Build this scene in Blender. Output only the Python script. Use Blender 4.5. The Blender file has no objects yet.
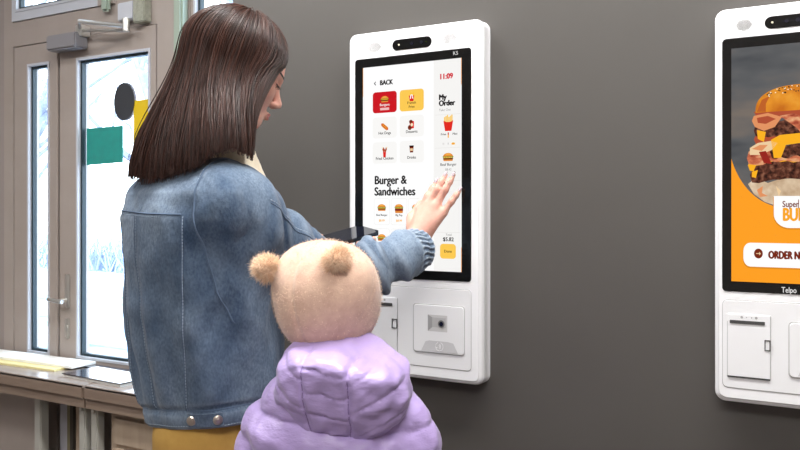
import bpy, bmesh, math, random
import numpy as np
from mathutils import Vector, Matrix
random.seed(7); rng = np.random.RandomState(7)
R = math.radians
S_, C_ = math.sin(R(30.7)), math.cos(R(30.7))
F_, CAMY, CAMZ = 820.0, -1.765, 1.40
sc = bpy.context.scene
COL = sc.collection

# ---------------------------------------------------------------- measuring helpers (points in the room, metres)
def P(px, py, D):
    xc = (px-400)/F_*D
    return np.array([xc*C_-D*S_, CAMY+xc*S_+D*C_, CAMZ+(208-py)/F_*D])
def onY(px, py, Y):
    """point of the vertical plane y=Y"""
    d = Y-CAMY; r = (px-400)/F_
    X = d*(r*C_-S_)/(C_+r*S_); D = -X*S_+d*C_
    return X, CAMZ+(208-py)/F_*D

# ---------------------------------------------------------------- materials
def mat(name, col, rough=.5, metal=0, spec=.5, noise=None, bump=None, sheen=0, coat=0, col2=None, emis=None, sss=0):
    m = bpy.data.materials.new(name); m.use_nodes = True
    nt = m.node_tree; b = nt.nodes['Principled BSDF']
    c = (*col, 1)
    b.inputs['Base Color'].default_value = c
    b.inputs['Roughness'].default_value = rough
    b.inputs['Metallic'].default_value = metal
    b.inputs['Specular IOR Level'].default_value = spec
    if sheen: b.inputs['Sheen Weight'].default_value = sheen; b.inputs['Sheen Roughness'].default_value = .4
    if coat: b.inputs['Coat Weight'].default_value = coat
    if sss:
        b.inputs['Subsurface Weight'].default_value = sss
        b.inputs['Subsurface Radius'].default_value = (.012, .005, .003)
        b.inputs['Subsurface Scale'].default_value = 1
    if emis:
        b.inputs['Emission Color'].default_value = c; b.inputs['Emission Strength'].default_value = emis
    tc = nt.nodes.new('ShaderNodeTexCoord')
    def mapped(scale):
        mp = nt.nodes.new('ShaderNodeMapping'); nt.links.new(tc.outputs['Object'], mp.inputs['Vector'])
        mp.inputs['Scale'].default_value = scale if isinstance(scale, tuple) else (scale,)*3
        return mp.outputs['Vector']
    if col2:
        n = nt.nodes.new('ShaderNodeTexNoise'); nt.links.new(mapped(noise or 5), n.inputs['Vector'])
        n.inputs['Scale'].default_value = 1; n.inputs['Detail'].default_value = 5; n.inputs['Roughness'].default_value = .6
        r = nt.nodes.new('ShaderNodeValToRGB')
        r.color_ramp.elements[0].position = .35; r.color_ramp.elements[0].color = c
        r.color_ramp.elements[1].position = .68; r.color_ramp.elements[1].color = (*col2, 1)
        nt.links.new(n.outputs['Fac'], r.inputs['Fac']); nt.links.new(r.outputs['Color'], b.inputs['Base Color'])
        if emis: nt.links.new(r.outputs['Color'], b.inputs['Emission Color'])
    if bump:
        sc_, st, dist = bump
        n = nt.nodes.new('ShaderNodeTexNoise'); nt.links.new(mapped(sc_), n.inputs['Vector'])
        n.inputs['Scale'].default_value = 1; n.inputs['Detail'].default_value = 4
        bp = nt.nodes.new('ShaderNodeBump'); bp.inputs['Strength'].default_value = st; bp.inputs['Distance'].default_value = dist
        nt.links.new(n.outputs['Fac'], bp.inputs['Height']); nt.links.new(bp.outputs['Normal'], b.inputs['Normal'])
    return m
def srgb(r, g, b):
    f = lambda c: (c/255/12.92) if c <= 10 else ((c/255+.055)/1.055)**2.4
    return (f(r), f(g), f(b))

M = {}
M['wall_grey'] = mat('grey wall paint', srgb(80, 77, 74), .5, bump=(220, .06, .001), col2=srgb(84, 81, 78), noise=1.5)
M['wall_warm'] = mat('warm plaster', srgb(160, 150, 145), .8, bump=(90, .15, .002))
M['floor'] = mat('floor tile', srgb(104, 96, 90), .4, col2=srgb(88, 82, 76), noise=3)
M['ceiling'] = mat('ceiling white', srgb(232, 230, 226), .9)
M['frame'] = mat('beige painted frame', srgb(176, 165, 158), .45, col2=srgb(168, 156, 148), noise=4, bump=(60, .08, .001))
M['bead'] = mat('white glazing bead', srgb(205, 208, 216), .35)
M['gasket'] = mat('dark gasket', srgb(28, 48, 56), .5)
M['greenpost'] = mat('pale green post', srgb(165, 180, 165), .4)
M['chrome'] = mat('brushed metal', srgb(215, 213, 208), .35, .8)
M['white_plastic'] = mat('white plastic', srgb(242, 243, 245), .38, spec=.5)
M['white_panel'] = mat('white inset plastic', srgb(236, 237, 239), .42)
M['groove'] = mat('grey groove', srgb(170, 170, 170), .5)
M['grey_plastic'] = mat('light grey plastic', srgb(190, 190, 190), .45)
M['side_plastic'] = mat('silver side plastic', srgb(205, 205, 207), .4)
M['slot'] = mat('slot dark', srgb(70, 70, 70), .5)
M['black_glass'] = mat('black bezel glass', srgb(18, 18, 18), .12, spec=.4)
M['lens'] = mat('lens', srgb(20, 22, 40), .05, spec=.9)
M['lensgreen'] = mat('lens green', srgb(70, 90, 30), .1)
M['lensdot'] = mat('lens glint', srgb(220, 215, 190), .2)
M['cyl'] = mat('speaker dots', srgb(158, 158, 158), .6)
M['denim'] = mat('denim', srgb(84, 108, 134), .88, sheen=.15, spec=.15)
M['skin'] = mat('skin', srgb(222, 174, 156), .5, sss=.12, spec=.35, col2=srgb(208, 152, 136), noise=22, bump=(260, .15, .001))
M['lips'] = mat('lips', srgb(176, 92, 88), .4)
M['nail'] = mat('painted nails', srgb(176, 160, 166), .2, coat=.4)
M['eyew'] = mat('eye white', srgb(225, 222, 220), .2)
M['iris'] = mat('iris', srgb(50, 38, 30), .15)
M['lash'] = mat('lash', srgb(25, 18, 15), .6)
M['hair'] = mat('dark brown hair', srgb(42, 25, 20), .42, spec=.4, sheen=0, col2=srgb(56, 34, 27), noise=(70, 70, 7))
M['hair2'] = mat('brown hair strands', srgb(74, 45, 36), .38, spec=.45)
M['sherpa'] = mat('cream sherpa', srgb(232, 220, 196), .95, bump=(160, .8, .004), sheen=.4)
M['thread'] = mat('seam thread', srgb(150, 165, 182), .8)
M['threadd'] = mat('seam fold dark', srgb(84, 102, 126), .9)
M['brass'] = mat('metal button', srgb(190, 180, 170), .3, .9)
M['mustard'] = mat('mustard cotton', srgb(204, 162, 84), .9, col2=srgb(186, 143, 70), noise=14, bump=(300, .2, .001))
M['lilac'] = mat('lilac nylon', srgb(178, 157, 210), .36, spec=.5, sheen=.2, bump=((26, 26, 60), .5, .007))
M['lilacseam'] = mat('lilac seam', srgb(138, 116, 168), .6)
M['felt'] = mat('pinkish beige felt', srgb(226, 194, 172), .97, col2=srgb(212, 176, 156), noise=60, bump=(420, .5, .002), sheen=.5, spec=.1)
M['fur'] = mat('beige fur', srgb(255, 228, 200), .85, sheen=.4, spec=.15)
M['fur2'] = mat('brown fur tip', srgb(244, 208, 174), .85, spec=.15)
M['shoe'] = mat('dark leather', srgb(50, 44, 42), .5)
M['boot'] = mat('child boot', srgb(120, 96, 130), .6)
M['wood'] = mat('table laminate', srgb(172, 160, 152), .14, col2=srgb(160, 148, 140), noise=(2, 30, 30), spec=.6)
M['woodedge'] = mat('table edge', srgb(140, 122, 108), .45, col2=srgb(124, 106, 94), noise=(2, 20, 20))
M['panel'] = mat('cabinet board', srgb(182, 164, 144), .5, col2=srgb(168, 148, 128), noise=(20, 20, 2))
M['leg_metal'] = mat('pale table leg', srgb(186, 184, 176), .35, .2)
M['olive'] = mat('olive board', srgb(120, 112, 84), .6)
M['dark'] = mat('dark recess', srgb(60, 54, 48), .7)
M['paper'] = mat('paper', srgb(240, 240, 236), .8)
M['yellowfolder'] = mat('yellow card', srgb(232, 220, 160), .7)
M['book'] = mat('dark cover', srgb(44, 44, 56), .2, coat=.5)
M['bookw'] = mat('page edge', srgb(225, 225, 222), .7)
M['teal'] = mat('teal sticker', srgb(40, 160, 150), .5, col2=srgb(46, 150, 142), noise=30)
M['yellow'] = mat('yellow sticker', srgb(235, 200, 30), .5)
M['disc'] = mat('dark disc', srgb(58, 60, 66), .5)
M['discrim'] = mat('disc rim', srgb(190, 196, 215), .4)
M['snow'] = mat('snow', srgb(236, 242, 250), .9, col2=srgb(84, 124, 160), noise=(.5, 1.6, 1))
M['bark'] = mat('bark', srgb(150, 155, 170), .9, col2=srgb(110, 115, 132), noise=6)
M['hedge'] = mat('frosted twigs', srgb(160, 168, 186), .9)
M['phoneblk'] = mat('phone body', srgb(16, 16, 18), .25, coat=.4)
M['phonescr'] = mat('phone glass', srgb(14, 18, 30), .04, spec=.8)
def emi(name, rgb, s=1.0):
    m = bpy.data.materials.new(name); m.use_nodes = True
    b = m.node_tree.nodes['Principled BSDF']
    b.inputs['Base Color'].default_value = (0, 0, 0, 1); b.inputs['Roughness'].default_value = .3
    b.inputs['Specular IOR Level'].default_value = .15
    b.inputs['Emission Color'].default_value = (*srgb(*rgb), 1); b.inputs['Emission Strength'].default_value = s
    return m
def emi_noise(name, stops, scale, s=.93, detail=4):
    m = emi(name, (255, 255, 255), s); nt = m.node_tree; b = nt.nodes['Principled BSDF']
    tc = nt.nodes.new('ShaderNodeTexCoord'); mp = nt.nodes.new('ShaderNodeMapping'); mp.inputs['Scale'].default_value = scale
    n = nt.nodes.new('ShaderNodeTexNoise'); n.inputs['Scale'].default_value = 1; n.inputs['Detail'].default_value = detail
    r = nt.nodes.new('ShaderNodeValToRGB')
    while len(r.color_ramp.elements) < len(stops): r.color_ramp.elements.new(.5)
    for e, (p_, c_) in zip(r.color_ramp.elements, stops): e.position = p_; e.color = (*srgb(*c_), 1)
    nt.links.new(tc.outputs['Object'], mp.inputs['Vector']); nt.links.new(mp.outputs['Vector'], n.inputs['Vector'])
    nt.links.new(n.outputs['Fac'], r.inputs['Fac']); nt.links.new(r.outputs['Color'], b.inputs['Emission Color'])
    return m
E = {}
for k, c in dict(white=(255, 255, 255), off=(246, 245, 243), card=(249, 248, 246), line=(228, 226, 222), red=(204, 20, 32), yellow=(253, 203, 84),
                 orange=(255, 160, 34), black=(22, 20, 22), grey=(140, 138, 136), redtxt=(214, 30, 50), bun=(226, 140, 58), bun2=(190, 96, 36),
                 green=(96, 160, 48), patty=(84, 42, 26), cheese=(252, 178, 30), fries=(250, 196, 40), friesred=(226, 40, 30), amber=(250, 180, 60),
                 brown=(118, 38, 14), orangetxt=(250, 168, 40), shadow=(222, 140, 30), pinkish=(222, 150, 118), tomato=(206, 62, 44),
                 sesame=(250, 232, 196), sesameb=(40, 30, 26), bunhi=(246, 174, 70), ham=(226, 146, 96), hamd=(176, 78, 50), baconr=(150, 34, 26),
                 cream=(238, 205, 160), lightred=(240, 190, 190), greybtn=(228, 226, 224)).items():
    E[k] = emi('screen ' + k, c)
E['photo'] = emi_noise('screen blurred slate', [(.3, (58, 62, 68)), (.5, (96, 97, 99)), (.68, (128, 116, 106))], (5, 5, 14), detail=3)
E['pattyn'] = emi_noise('screen meat', [(.35, (44, 20, 14)), (.52, (96, 52, 38)), (.7, (146, 96, 74))], (130, 130, 130))
E['bunn'] = emi_noise('screen crust', [(.3, (206, 112, 24)), (.55, (236, 150, 40)), (.75, (250, 178, 66))], (26, 26, 26))
E['papern'] = emi_noise('screen wrap', [(.3, (190, 158, 126)), (.55, (222, 196, 164)), (.75, (240, 222, 196))], (45, 45, 45))
E['baconn'] = emi_noise('screen bacon', [(.3, (150, 52, 36)), (.5, (214, 120, 84)), (.7, (244, 190, 140))], (60, 60, 130))

# denim detail: fading + twill
def denim_nodes(m):
    nt = m.node_tree; b = nt.nodes['Principled BSDF']
    tc = nt.nodes.new('ShaderNodeTexCoord')
    def noise(scale, det, vec=None):
        mp = nt.nodes.new('ShaderNodeMapping'); mp.inputs['Scale'].default_value = scale
        nt.links.new(tc.outputs['Object'], mp.inputs['Vector'])
        n = nt.nodes.new('ShaderNodeTexNoise'); n.inputs['Scale'].default_value = 1; n.inputs['Detail'].default_value = det
        nt.links.new(mp.outputs['Vector'], n.inputs['Vector']); return n.outputs['Fac']
    r = nt.nodes.new('ShaderNodeValToRGB')
    r.color_ramp.elements[0].position = .32; r.color_ramp.elements[0].color = (*srgb(50, 71, 98), 1)
    r.color_ramp.elements[1].position = .72; r.color_ramp.elements[1].color = (*srgb(134, 150, 168), 1)
    nt.links.new(noise((7, 7, 3.5), 3), r.inputs['Fac'])
    r2 = nt.nodes.new('ShaderNodeValToRGB')
    r2.color_ramp.elements[0].position = .3; r2.color_ramp.elements[0].color = (.68, .71, .76, 1)
    r2.color_ramp.elements[1].position = .7; r2.color_ramp.elements[1].color = (1.15, 1.15, 1.13, 1)
    nt.links.new(noise((260, 260, 150), 3), r2.inputs['Fac'])
    mx = nt.nodes.new('ShaderNodeMix'); mx.data_type = 'RGBA'; mx.blend_type = 'MULTIPLY'; mx.inputs['Factor'].default_value = 1
    nt.links.new(r.outputs['Color'], mx.inputs['A']); nt.links.new(r2.outputs['Color'], mx.inputs['B'])
    ge = nt.nodes.new('ShaderNodeNewGeometry'); rw = nt.nodes.new('ShaderNodeValToRGB')
    rw.color_ramp.elements[0].position = .505; rw.color_ramp.elements[0].color = (0, 0, 0, 1)
    rw.color_ramp.elements[1].position = .56; rw.color_ramp.elements[1].color = (.75, .75, .75, 1)
    nt.links.new(ge.outputs['Pointiness'], rw.inputs['Fac'])
    wm = nt.nodes.new('ShaderNodeMix'); wm.data_type = 'RGBA'; wm.inputs['B'].default_value = (*srgb(172, 186, 200), 1)
    nt.links.new(rw.outputs['Color'], wm.inputs['Factor']); nt.links.new(mx.outputs['Result'], wm.inputs['A'])
    nt.links.new(wm.outputs['Result'], b.inputs['Base Color'])
    bp = nt.nodes.new('ShaderNodeBump'); bp.inputs['Strength'].default_value = .35; bp.inputs['Distance'].default_value = .0015
    nt.links.new(noise((380, 380, 380), 4), bp.inputs['Height'])
    bp2 = nt.nodes.new('ShaderNodeBump'); bp2.inputs['Strength'].default_value = .5; bp2.inputs['Distance'].default_value = .02
    nt.links.new(noise((22, 22, 13), 3), bp2.inputs['Height']); nt.links.new(bp.outputs['Normal'], bp2.inputs['Normal'])
    nt.links.new(bp2.outputs['Normal'], b.inputs['Normal'])
denim_nodes(M['denim'])
g = bpy.data.materials.new('window glass'); g.use_nodes = True
nt = g.node_tree; nt.nodes.clear()
o_ = nt.nodes.new('ShaderNodeOutputMaterial'); tr = nt.nodes.new('ShaderNodeBsdfTransparent'); gl = nt.nodes.new('ShaderNodeBsdfGlossy')
gl.inputs['Roughness'].default_value = .02; tr.inputs['Color'].default_value = (.95, .97, .98, 1)
mx = nt.nodes.new('ShaderNodeMixShader'); fr = nt.nodes.new('ShaderNodeMath'); fr.operation = 'MULTIPLY'; fr.inputs[1].default_value = .35; lw = nt.nodes.new('ShaderNodeLayerWeight'); pw = nt.nodes.new('ShaderNodeMath'); pw.operation = 'POWER'; pw.inputs[1].default_value = 3; nt.links.new(lw.outputs['Facing'], pw.inputs[0]); nt.links.new(pw.outputs[0], fr.inputs[0])
nt.links.new(fr.outputs[0], mx.inputs[0]); nt.links.new(tr.outputs[0], mx.inputs[1]); nt.links.new(gl.outputs[0], mx.inputs[2]); nt.links.new(mx.outputs[0], o_.inputs[0])
M['glass'] = g

# ---------------------------------------------------------------- object helpers
def root(name, loc, label, cat, group=None):
    o = bpy.data.objects.new(name, None); COL.objects.link(o); o.location = loc; o.empty_display_size = .1
    o['label'] = label; o['category'] = cat
    if group: o['group'] = group
    return o
def worldloc(o):
    v = Vector((0, 0, 0))
    while o is not None: v += o.location; o = o.parent
    return v
def link_mesh(name, verts, faces, mats, parent=None, midx=None, smooth=False, loc=None, label=None):
    """verts are world coordinates; the origin goes to loc (or to the parent's)"""
    me = bpy.data.meshes.new(name)
    verts = np.asarray(verts, dtype=float)
    o = bpy.data.objects.new(name, me); COL.objects.link(o)
    if parent is not None:
        o.parent = parent; base = np.array(worldloc(parent))
        if loc is not None: o.location = Vector(loc)-Vector(base); base = np.array(loc)
    else:
        base = np.array(loc) if loc is not None else verts.mean(0)
        o.location = Vector(base)
    faces = [tuple(int(i) for i in f) for f in faces] if not isinstance(faces, np.ndarray) else faces.tolist()
    me.from_pydata((verts-base).tolist(), [], faces)
    for m in (mats if isinstance(mats, list) else [mats]): me.materials.append(m)
    if midx is not None: me.polygons.foreach_set('material_index', np.asarray(midx, dtype=np.int32))
    if smooth: me.polygons.foreach_set('use_smooth', np.ones(len(me.polygons), dtype=bool))
    me.update()
    if label: o['label'] = label
    return o
class MB:
    def __init__(s): s.v = []; s.f = []; s.m = []
    def add(s, v, f, m=0):
        n = len(s.v); s.v += [tuple(x) for x in v]; s.f += [tuple(i+n for i in q) for q in f]; s.m += [m]*len(f)
    def box(s, x0, x1, y0, y1, z0, z1, m=0, bev=0):
        if x0 > x1: x0, x1 = x1, x0
        if y0 > y1: y0, y1 = y1, y0
        if z0 > z1: z0, z1 = z1, z0
        if bev:
            bm = bmesh.new(); bmesh.ops.create_cube(bm, size=1)
            for v in bm.verts: v.co = Vector(((x0+x1)/2+v.co.x*(x1-x0), (y0+y1)/2+v.co.y*(y1-y0), (z0+z1)/2+v.co.z*(z1-z0)))
            bmesh.ops.bevel(bm, geom=bm.edges[:], offset=bev, segments=2, affect='EDGES')
            s.add([v.co[:] for v in bm.verts], [[v.index for v in f.verts] for f in bm.faces], m); bm.free(); return s
        v = [(x, y, z) for x in (x0, x1) for y in (y0, y1) for z in (z0, z1)]
        s.add(v, [(0, 1, 3, 2), (4, 6, 7, 5), (0, 4, 5, 1), (2, 3, 7, 6), (0, 2, 6, 4), (1, 5, 7, 3)], m); return s
    def tube(s, pts, r, n=8, m=0, cap=True):
        pts = [np.array(p, float) for p in pts]; rs = r if hasattr(r, '__len__') else [r]*len(pts)
        rings = []; up = np.array([0, 0, 1.])
        for i, p in enumerate(pts):
            t = pts[min(i+1, len(pts)-1)]-pts[max(i-1, 0)]; t /= np.linalg.norm(t)+1e-9
            a = np.cross(t, up)
            if np.linalg.norm(a) < .05: a = np.cross(t, [1, 0, 0])
            a /= np.linalg.norm(a); b = np.cross(t, a)
            rings.append([p+rs[i]*(a*math.cos(2*math.pi*k/n)+b*math.sin(2*math.pi*k/n)) for k in range(n)])
        v = [q for ring in rings for q in ring]; f = []
        for i in range(len(pts)-1):
            for k in range(n): f.append((i*n+k, i*n+(k+1) % n, (i+1)*n+(k+1) % n, (i+1)*n+k))
        if cap: f.append(tuple(range(n-1, -1, -1))); f.append(tuple((len(pts)-1)*n+k for k in range(n)))
        s.add(v, f, m); return s
    def build(s, name, mats, parent=None, **k):
        return link_mesh(name, s.v, s.f, mats, parent, midx=s.m, **k)
def rrect(x0, x1, z0, z1, r, n=6):
    pts = []
    for cx, cz, a0 in ((x1-r, z1-r, 0), (x0+r, z1-r, 90), (x0+r, z0+r, 180), (x1-r, z0+r, 270)):
        for i in range(n+1):
            a = R(a0+90*i/n); pts.append((cx+r*math.cos(a), cz+r*math.sin(a)))
    return pts
def structure(o): o['kind'] = 'structure'; return o

# ---------------------------------------------------------------- implicit surfaces
def cap(p, a, b, ra, rb):
    a = np.asarray(a, float); b = np.asarray(b, float); ab = b-a
    t = np.clip(((p-a)@ab)/(ab@ab), 0, 1)
    return np.linalg.norm(p-a-t[:, None]*ab, axis=1)-(ra+(rb-ra)*t)
def ell(p, c, r, A=None):
    q = p-np.asarray(c, float)
    if A is not None: q = q@A            # columns of A: local axes
    r = np.asarray(r, float); k0 = np.linalg.norm(q/r, axis=1); k1 = np.linalg.norm(q/r**2, axis=1)+1e-9
    return k0*(k0-1)/k1
def smin(a, b, k):
    h = np.clip(.5+.5*(b-a)/k, 0, 1); return b+(a-b)*h-k*h*(1-h)
def smax(a, b, k): return -smin(-a, -b, k)
def wav(p, f, ph=0):
    """cheap smooth noise"""
    x, y, z = p[:, 0]*f, p[:, 1]*f, p[:, 2]*f
    return (np.sin(x*1.1+1.7*np.sin(y*.9+ph)+z*.6)+np.sin(y*1.3+1.5*np.sin(z*1.1+ph*2)+x*.5)+np.sin(z*1.2+1.6*np.sin(x*.8+ph*3)-y*.7))/3
def sdf_mesh(f, lo, hi, h, B=8):
    lo = np.array(lo, float); hi = np.array(hi, float)
    n = np.ceil((hi-lo)/h/B).astype(int)*B
    nb = n//B
    bi = np.stack(np.meshgrid(*[np.arange(k) for k in nb], indexing='ij'), -1).reshape(-1, 3)
    d = f(lo+(bi*B+(B-1)/2)*h)
    val = np.where(d < 0, -1., 1.).astype(np.float32).reshape(nb)
    val = np.repeat(np.repeat(np.repeat(val, B, 0), B, 1), B, 2)
    act = bi[np.abs(d) < 1.5*B*h]
    off = np.stack(np.meshgrid(*[np.arange(B)]*3, indexing='ij'), -1).reshape(-1, 3)
    for s in range(0, len(act), 400):
        idx = (act[s:s+400, None, :]*B+off[None]).reshape(-1, 3)
        val[idx[:, 0], idx[:, 1], idx[:, 2]] = f(lo+idx*h)
    ins = val < 0
    c = np.zeros(np.array(val.shape)-1, np.uint8)
    for i in (0, 1):
        for j in (0, 1):
            for k in (0, 1): c += ins[i:i+c.shape[0], j:j+c.shape[1], k:k+c.shape[2]]
    cells = np.argwhere((c > 0) & (c < 8))
    acc = np.zeros((len(cells), 3)); cnt = np.zeros(len(cells))
    cor = [(i, j, k) for i in (0, 1) for j in (0, 1) for k in (0, 1)]
    def V(o): q = cells+np.array(o); return val[q[:, 0], q[:, 1], q[:, 2]].astype(float)
    cv = {o: V(o) for o in cor}
    for a in cor:
        for ax in range(3):
            if a[ax] == 0:
                b = list(a); b[ax] = 1; b = tuple(b)
                va, vb = cv[a], cv[b]; x = (va < 0) != (vb < 0)
                t = np.where(x, va/(va-vb+1e-12), 0)
                pt = np.array(a, float)[None].repeat(len(cells), 0); pt[:, ax] += t
                acc += pt*x[:, None]; cnt += x
    verts = lo+(cells+acc/cnt[:, None])*h
    ids = -np.ones(c.shape, np.int64); ids[cells[:, 0], cells[:, 1], cells[:, 2]] = np.arange(len(cells))
    faces = []
    for ax in range(3):
        s0 = [slice(None)]*3; s1 = [slice(None)]*3; s0[ax] = slice(0, -1); s1[ax] = slice(1, None)
        A_, B_ = ins[tuple(s0)], ins[tuple(s1)]
        e = np.argwhere(A_ != B_)
        u, w = (ax+1) % 3, (ax+2) % 3
        e = e[(e[:, u] > 0) & (e[:, w] > 0) & (e[:, u] < c.shape[u]) & (e[:, w] < c.shape[w])]
        if not len(e): continue
        neg = A_[e[:, 0], e[:, 1], e[:, 2]]
        def I(du, dw): q = e.copy(); q[:, u] += du; q[:, w] += dw; return ids[q[:, 0], q[:, 1], q[:, 2]]
        q = np.stack([I(-1, -1), I(0, -1), I(0, 0), I(-1, 0)], 1)
        q[~neg] = q[~neg][:, ::-1]
        faces.append(q[(q >= 0).all(1)])
    return verts, np.concatenate(faces)
def relax(v, f, it=2, k=.5):
    e = np.concatenate([f[:, [i, (i+1) % 4]] for i in range(4)]); e = np.concatenate([e, e[:, ::-1]])
    deg = np.bincount(e[:, 0], minlength=len(v))[:, None]
    for _ in range(it):
        s = np.stack([np.bincount(e[:, 0], weights=v[e[:, 1], i], minlength=len(v)) for i in range(3)], 1)
        v = v+k*(s/deg-v)
    return v
def march(f, s, d, far=.5, n=160):
    """from inside point s along d: the last crossing before leaving"""
    s = np.array(s, float); d = np.array(d, float); d /= np.linalg.norm(d)
    t = np.linspace(0, far, n); v = f(s+t[:, None]*d)
    for i in range(1, n):
        if v[i] >= 0: 
            u = t[i-1]+(t[i]-t[i-1])*(-v[i-1])/(v[i]-v[i-1]+1e-12); return s+d*u, d
    return s+d*far, d
class Frame:
    def __init__(s, o, yaw, pitch=0, roll=0):
        y = R(yaw); s.o = np.array(o, float)
        r = np.array([math.cos(y), -math.sin(y), 0]); f = np.array([math.sin(y), math.cos(y), 0]); u = np.array([0, 0, 1.])
        p = R(pitch); f2 = f*math.cos(p)-u*math.sin(p); u2 = f*math.sin(p)+u*math.cos(p)
        q = R(roll); r2 = r*math.cos(q)-u2*math.sin(q); u3 = r*math.sin(q)+u2*math.cos(q)
        s.A = np.stack([r2, f2, u3], 1)
    def __call__(s, r, f, u): return s.o+s.A@np.array([r, f, u], float)
    def loc(s, p): return (p-s.o)@s.A
    def dir(s, r, f, u): return s.A@np.array([r, f, u], float)

# ================================================================ THE ROOM
RX0, RX1, RY0, CEIL = -5.2, 2.4, -3.8, 2.95
WX = -1.605                 # left end of the grey wall
YW = .521                   # plane of the glazed front
def wx(px): return onY(px, 208, YW)[0]
def wz(px, py): return onY(px, py, YW)[1]
structure(MB().box(RX0, RX1, RY0, YW+.1, -.1, 0).build('floor', M['floor']))
structure(MB().box(RX0-.1, RX1+.1, RY0-.1, YW+.2, CEIL, CEIL+.1).build('ceiling', M['ceiling']))
structure(MB().box(WX, RX1, 0, .12, 0, CEIL, bev=.004).build('wall_front', M['wall_grey']))
structure(MB().box(WX+.0, WX+.12, .12, YW+.1, 0, CEIL).build('wall_return', M['wall_grey']))
structure(MB().box(RX1, RX1+.1, RY0, .12, 0, CEIL).build('wall_right', M['wall_warm']))
structure(MB().box(RX0-.1, RX0, RY0, YW+.1, 0, CEIL).build('wall_left', M['wall_warm']))
structure(MB().box(RX0, RX1, RY0-.1, RY0, 0, CEIL).build('wall_rear', M['wall_warm']))
structure(MB().box(RX0, wx(4), YW, YW+.14, 0, CEIL).build('wall_window', M['wall_warm']))
structure(MB().box(WX+.12, RX1, -.012, -.0005, 0, .09).build('baseboard_front', M['wall_grey']))

# glazed front: z levels
z_dt = wz(13, 47)           # top of the door opening / underside of head rail
z_tr0 = wz(12, 23)          # underside of transom window sash
z_trg = wz(12, 14)          # bottom of transom glass
xL = wx(4); x1 = wx(13)
yF = YW                     # front faces
def ring(mb, x0, x1_, z0, z1_, w, y0, y1, m=0):
    mb.box(x0, x1_, y0, y1, z0, z0+w, m); mb.box(x0, x1_, y0, y1, z1_-w, z1_, m)
    mb.box(x0, x0+w, y0, y1, z0+w, z1_-w, m); mb.box(x1_-w, x1_, y0, y1, z0+w, z1_-w, m)
xDr = wx(176)
# fixed framework
fr = MB()
fr.box(xL, x1, yF, yF+.1, 0, CEIL)                                  # left jamb
fr.box(x1, xDr, yF, yF+.1, z_dt, z_tr0)                             # head rail
fr.box(wx(100), wx(116), yF-.012, yF+.1, z_tr0, CEIL)               # transom mullion
fr.box(wx(116), xDr, yF, yF+.1, z_tr0, CEIL)
fr.box(x1, wx(100), yF, yF+.1, 2.62, CEIL)
fr.box(wx(158), xDr, yF-.004, yF+.1, 0, z_dt)
fr.box(xDr, wx(188), yF+.01, yF+.09, 0, CEIL)
fr.box(x1, xDr, yF, yF+.1, 0, .03)
structure(fr.build('trim_1', M['frame']))
structure(MB().box(wx(57), wx(60), yF-.014, yF-.0065, .04, z_dt-.03, bev=.003).build('trim_4', M['frame']))
structure(MB().box(wx(178), wx(187), yF-.03, yF+.012, 0, CEIL, bev=.008).build('trim_2', M['greenpost']))
structure(MB().box(wx(107), wx(114.5), yF-.035, yF-.0125, z_dt+.075, CEIL, bev=.008).build('trim_3', M['greenpost']))

def glazed(name, x0, x1_, z0, z1_, gx0, gx1, gz0, gz1, yf, depth=.06, m='frame', kind='structure'):
    """sash with glass opening gx0..gx1 / gz0..gz1"""
    e = bpy.data.objects.new(name, None); COL.objects.link(e); e.location = ((x0+x1_)/2, yf, z0)
    if kind: e['kind'] = kind
    f = MB(); f.box(x0, gx0, yf, yf+depth, z0, z1_); f.box(gx1, x1_, yf, yf+depth, z0, z1_)
    f.box(gx0, gx1, yf, yf+depth, z0, gz0); f.box(gx0, gx1, yf, yf+depth, gz1, z1_)
    f.build('sash', M[m], e)
    b = MB(); w = .011
    ring(b, gx0+.001, gx1-.001, gz0+.001, gz1-.001, w, yf-.003, yf+.03); b.build('glazing_bead', M['bead'], e)
    k = MB(); ring(k, gx0+w, gx1-w, gz0+w, gz1-w, .012, yf+.012, yf+.032); k.build('gasket', M['gasket'], e)
    p = MB(); p.box(gx0+w, gx1-w, yf+.033, yf+.039, gz0+w, gz1-w); p.build('pane', M['glass'], e)
    return e
w1 = glazed('window_1', x1+.002, wx(100)-.002, z_tr0+.002, 2.62, wx(14)+.02, wx(93), z_trg, 2.56, yF-.008, .07, 'bead')
z_gt = wz(79, 58); z_gb = wz(84, 359); xs = wx(61)
w2 = glazed('window_2', x1+.006, xs-.002, .035, z_dt-.004, wx(26.5), wx(49), wz(27, 353), wz(27, 64), yF+.004, .06)
d1 = glazed('door_1', xs+.002, wx(158)-.006, .035, z_dt-.004, wx(77.5), wx(157.3)-.03, z_gb, z_gt, yF-.006, .065)
w3 = glazed('window_3', wx(188)+.002, WX-.004, .035, CEIL-.01, wx(189.5)+.01, WX-.02, wz(190, 352), 2.75, yF+.012, .06)
# door hardware (parts of the door)
hx = wx(69.5); hz = lambda y: wz(69.5, y)
hb = MB(); hb.box(hx-.013, hx+.013, yF-.014, yF-.007, hz(308), hz(274), bev=.005)
hb2 = MB(); hb2.box(hx-.012, hx+.012, yF-.014, yF-.007, hz(338), hz(318), bev=.006); hb2.tube([(hx, yF-.012, hz(326)), (hx, yF-.018, hz(326))], .007, 12); hb2.build('key_escutcheon', M['chrome'], d1)
hbo = hb.build('lock_plate', M['chrome'], d1)
lv = MB(); lv.tube([(hx, yF-.017, hz(300)), (hx, yF-.05, hz(300))], .009, 10); lv.tube([(hx+.02, yF-.052, hz(300)-.002), (hx-.02, yF-.055, hz(300)), (hx-.075, yF-.05, hz(299))], [.009, .009, .008], 10)
lv.build('door_handle', M['chrome'], d1)

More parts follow.
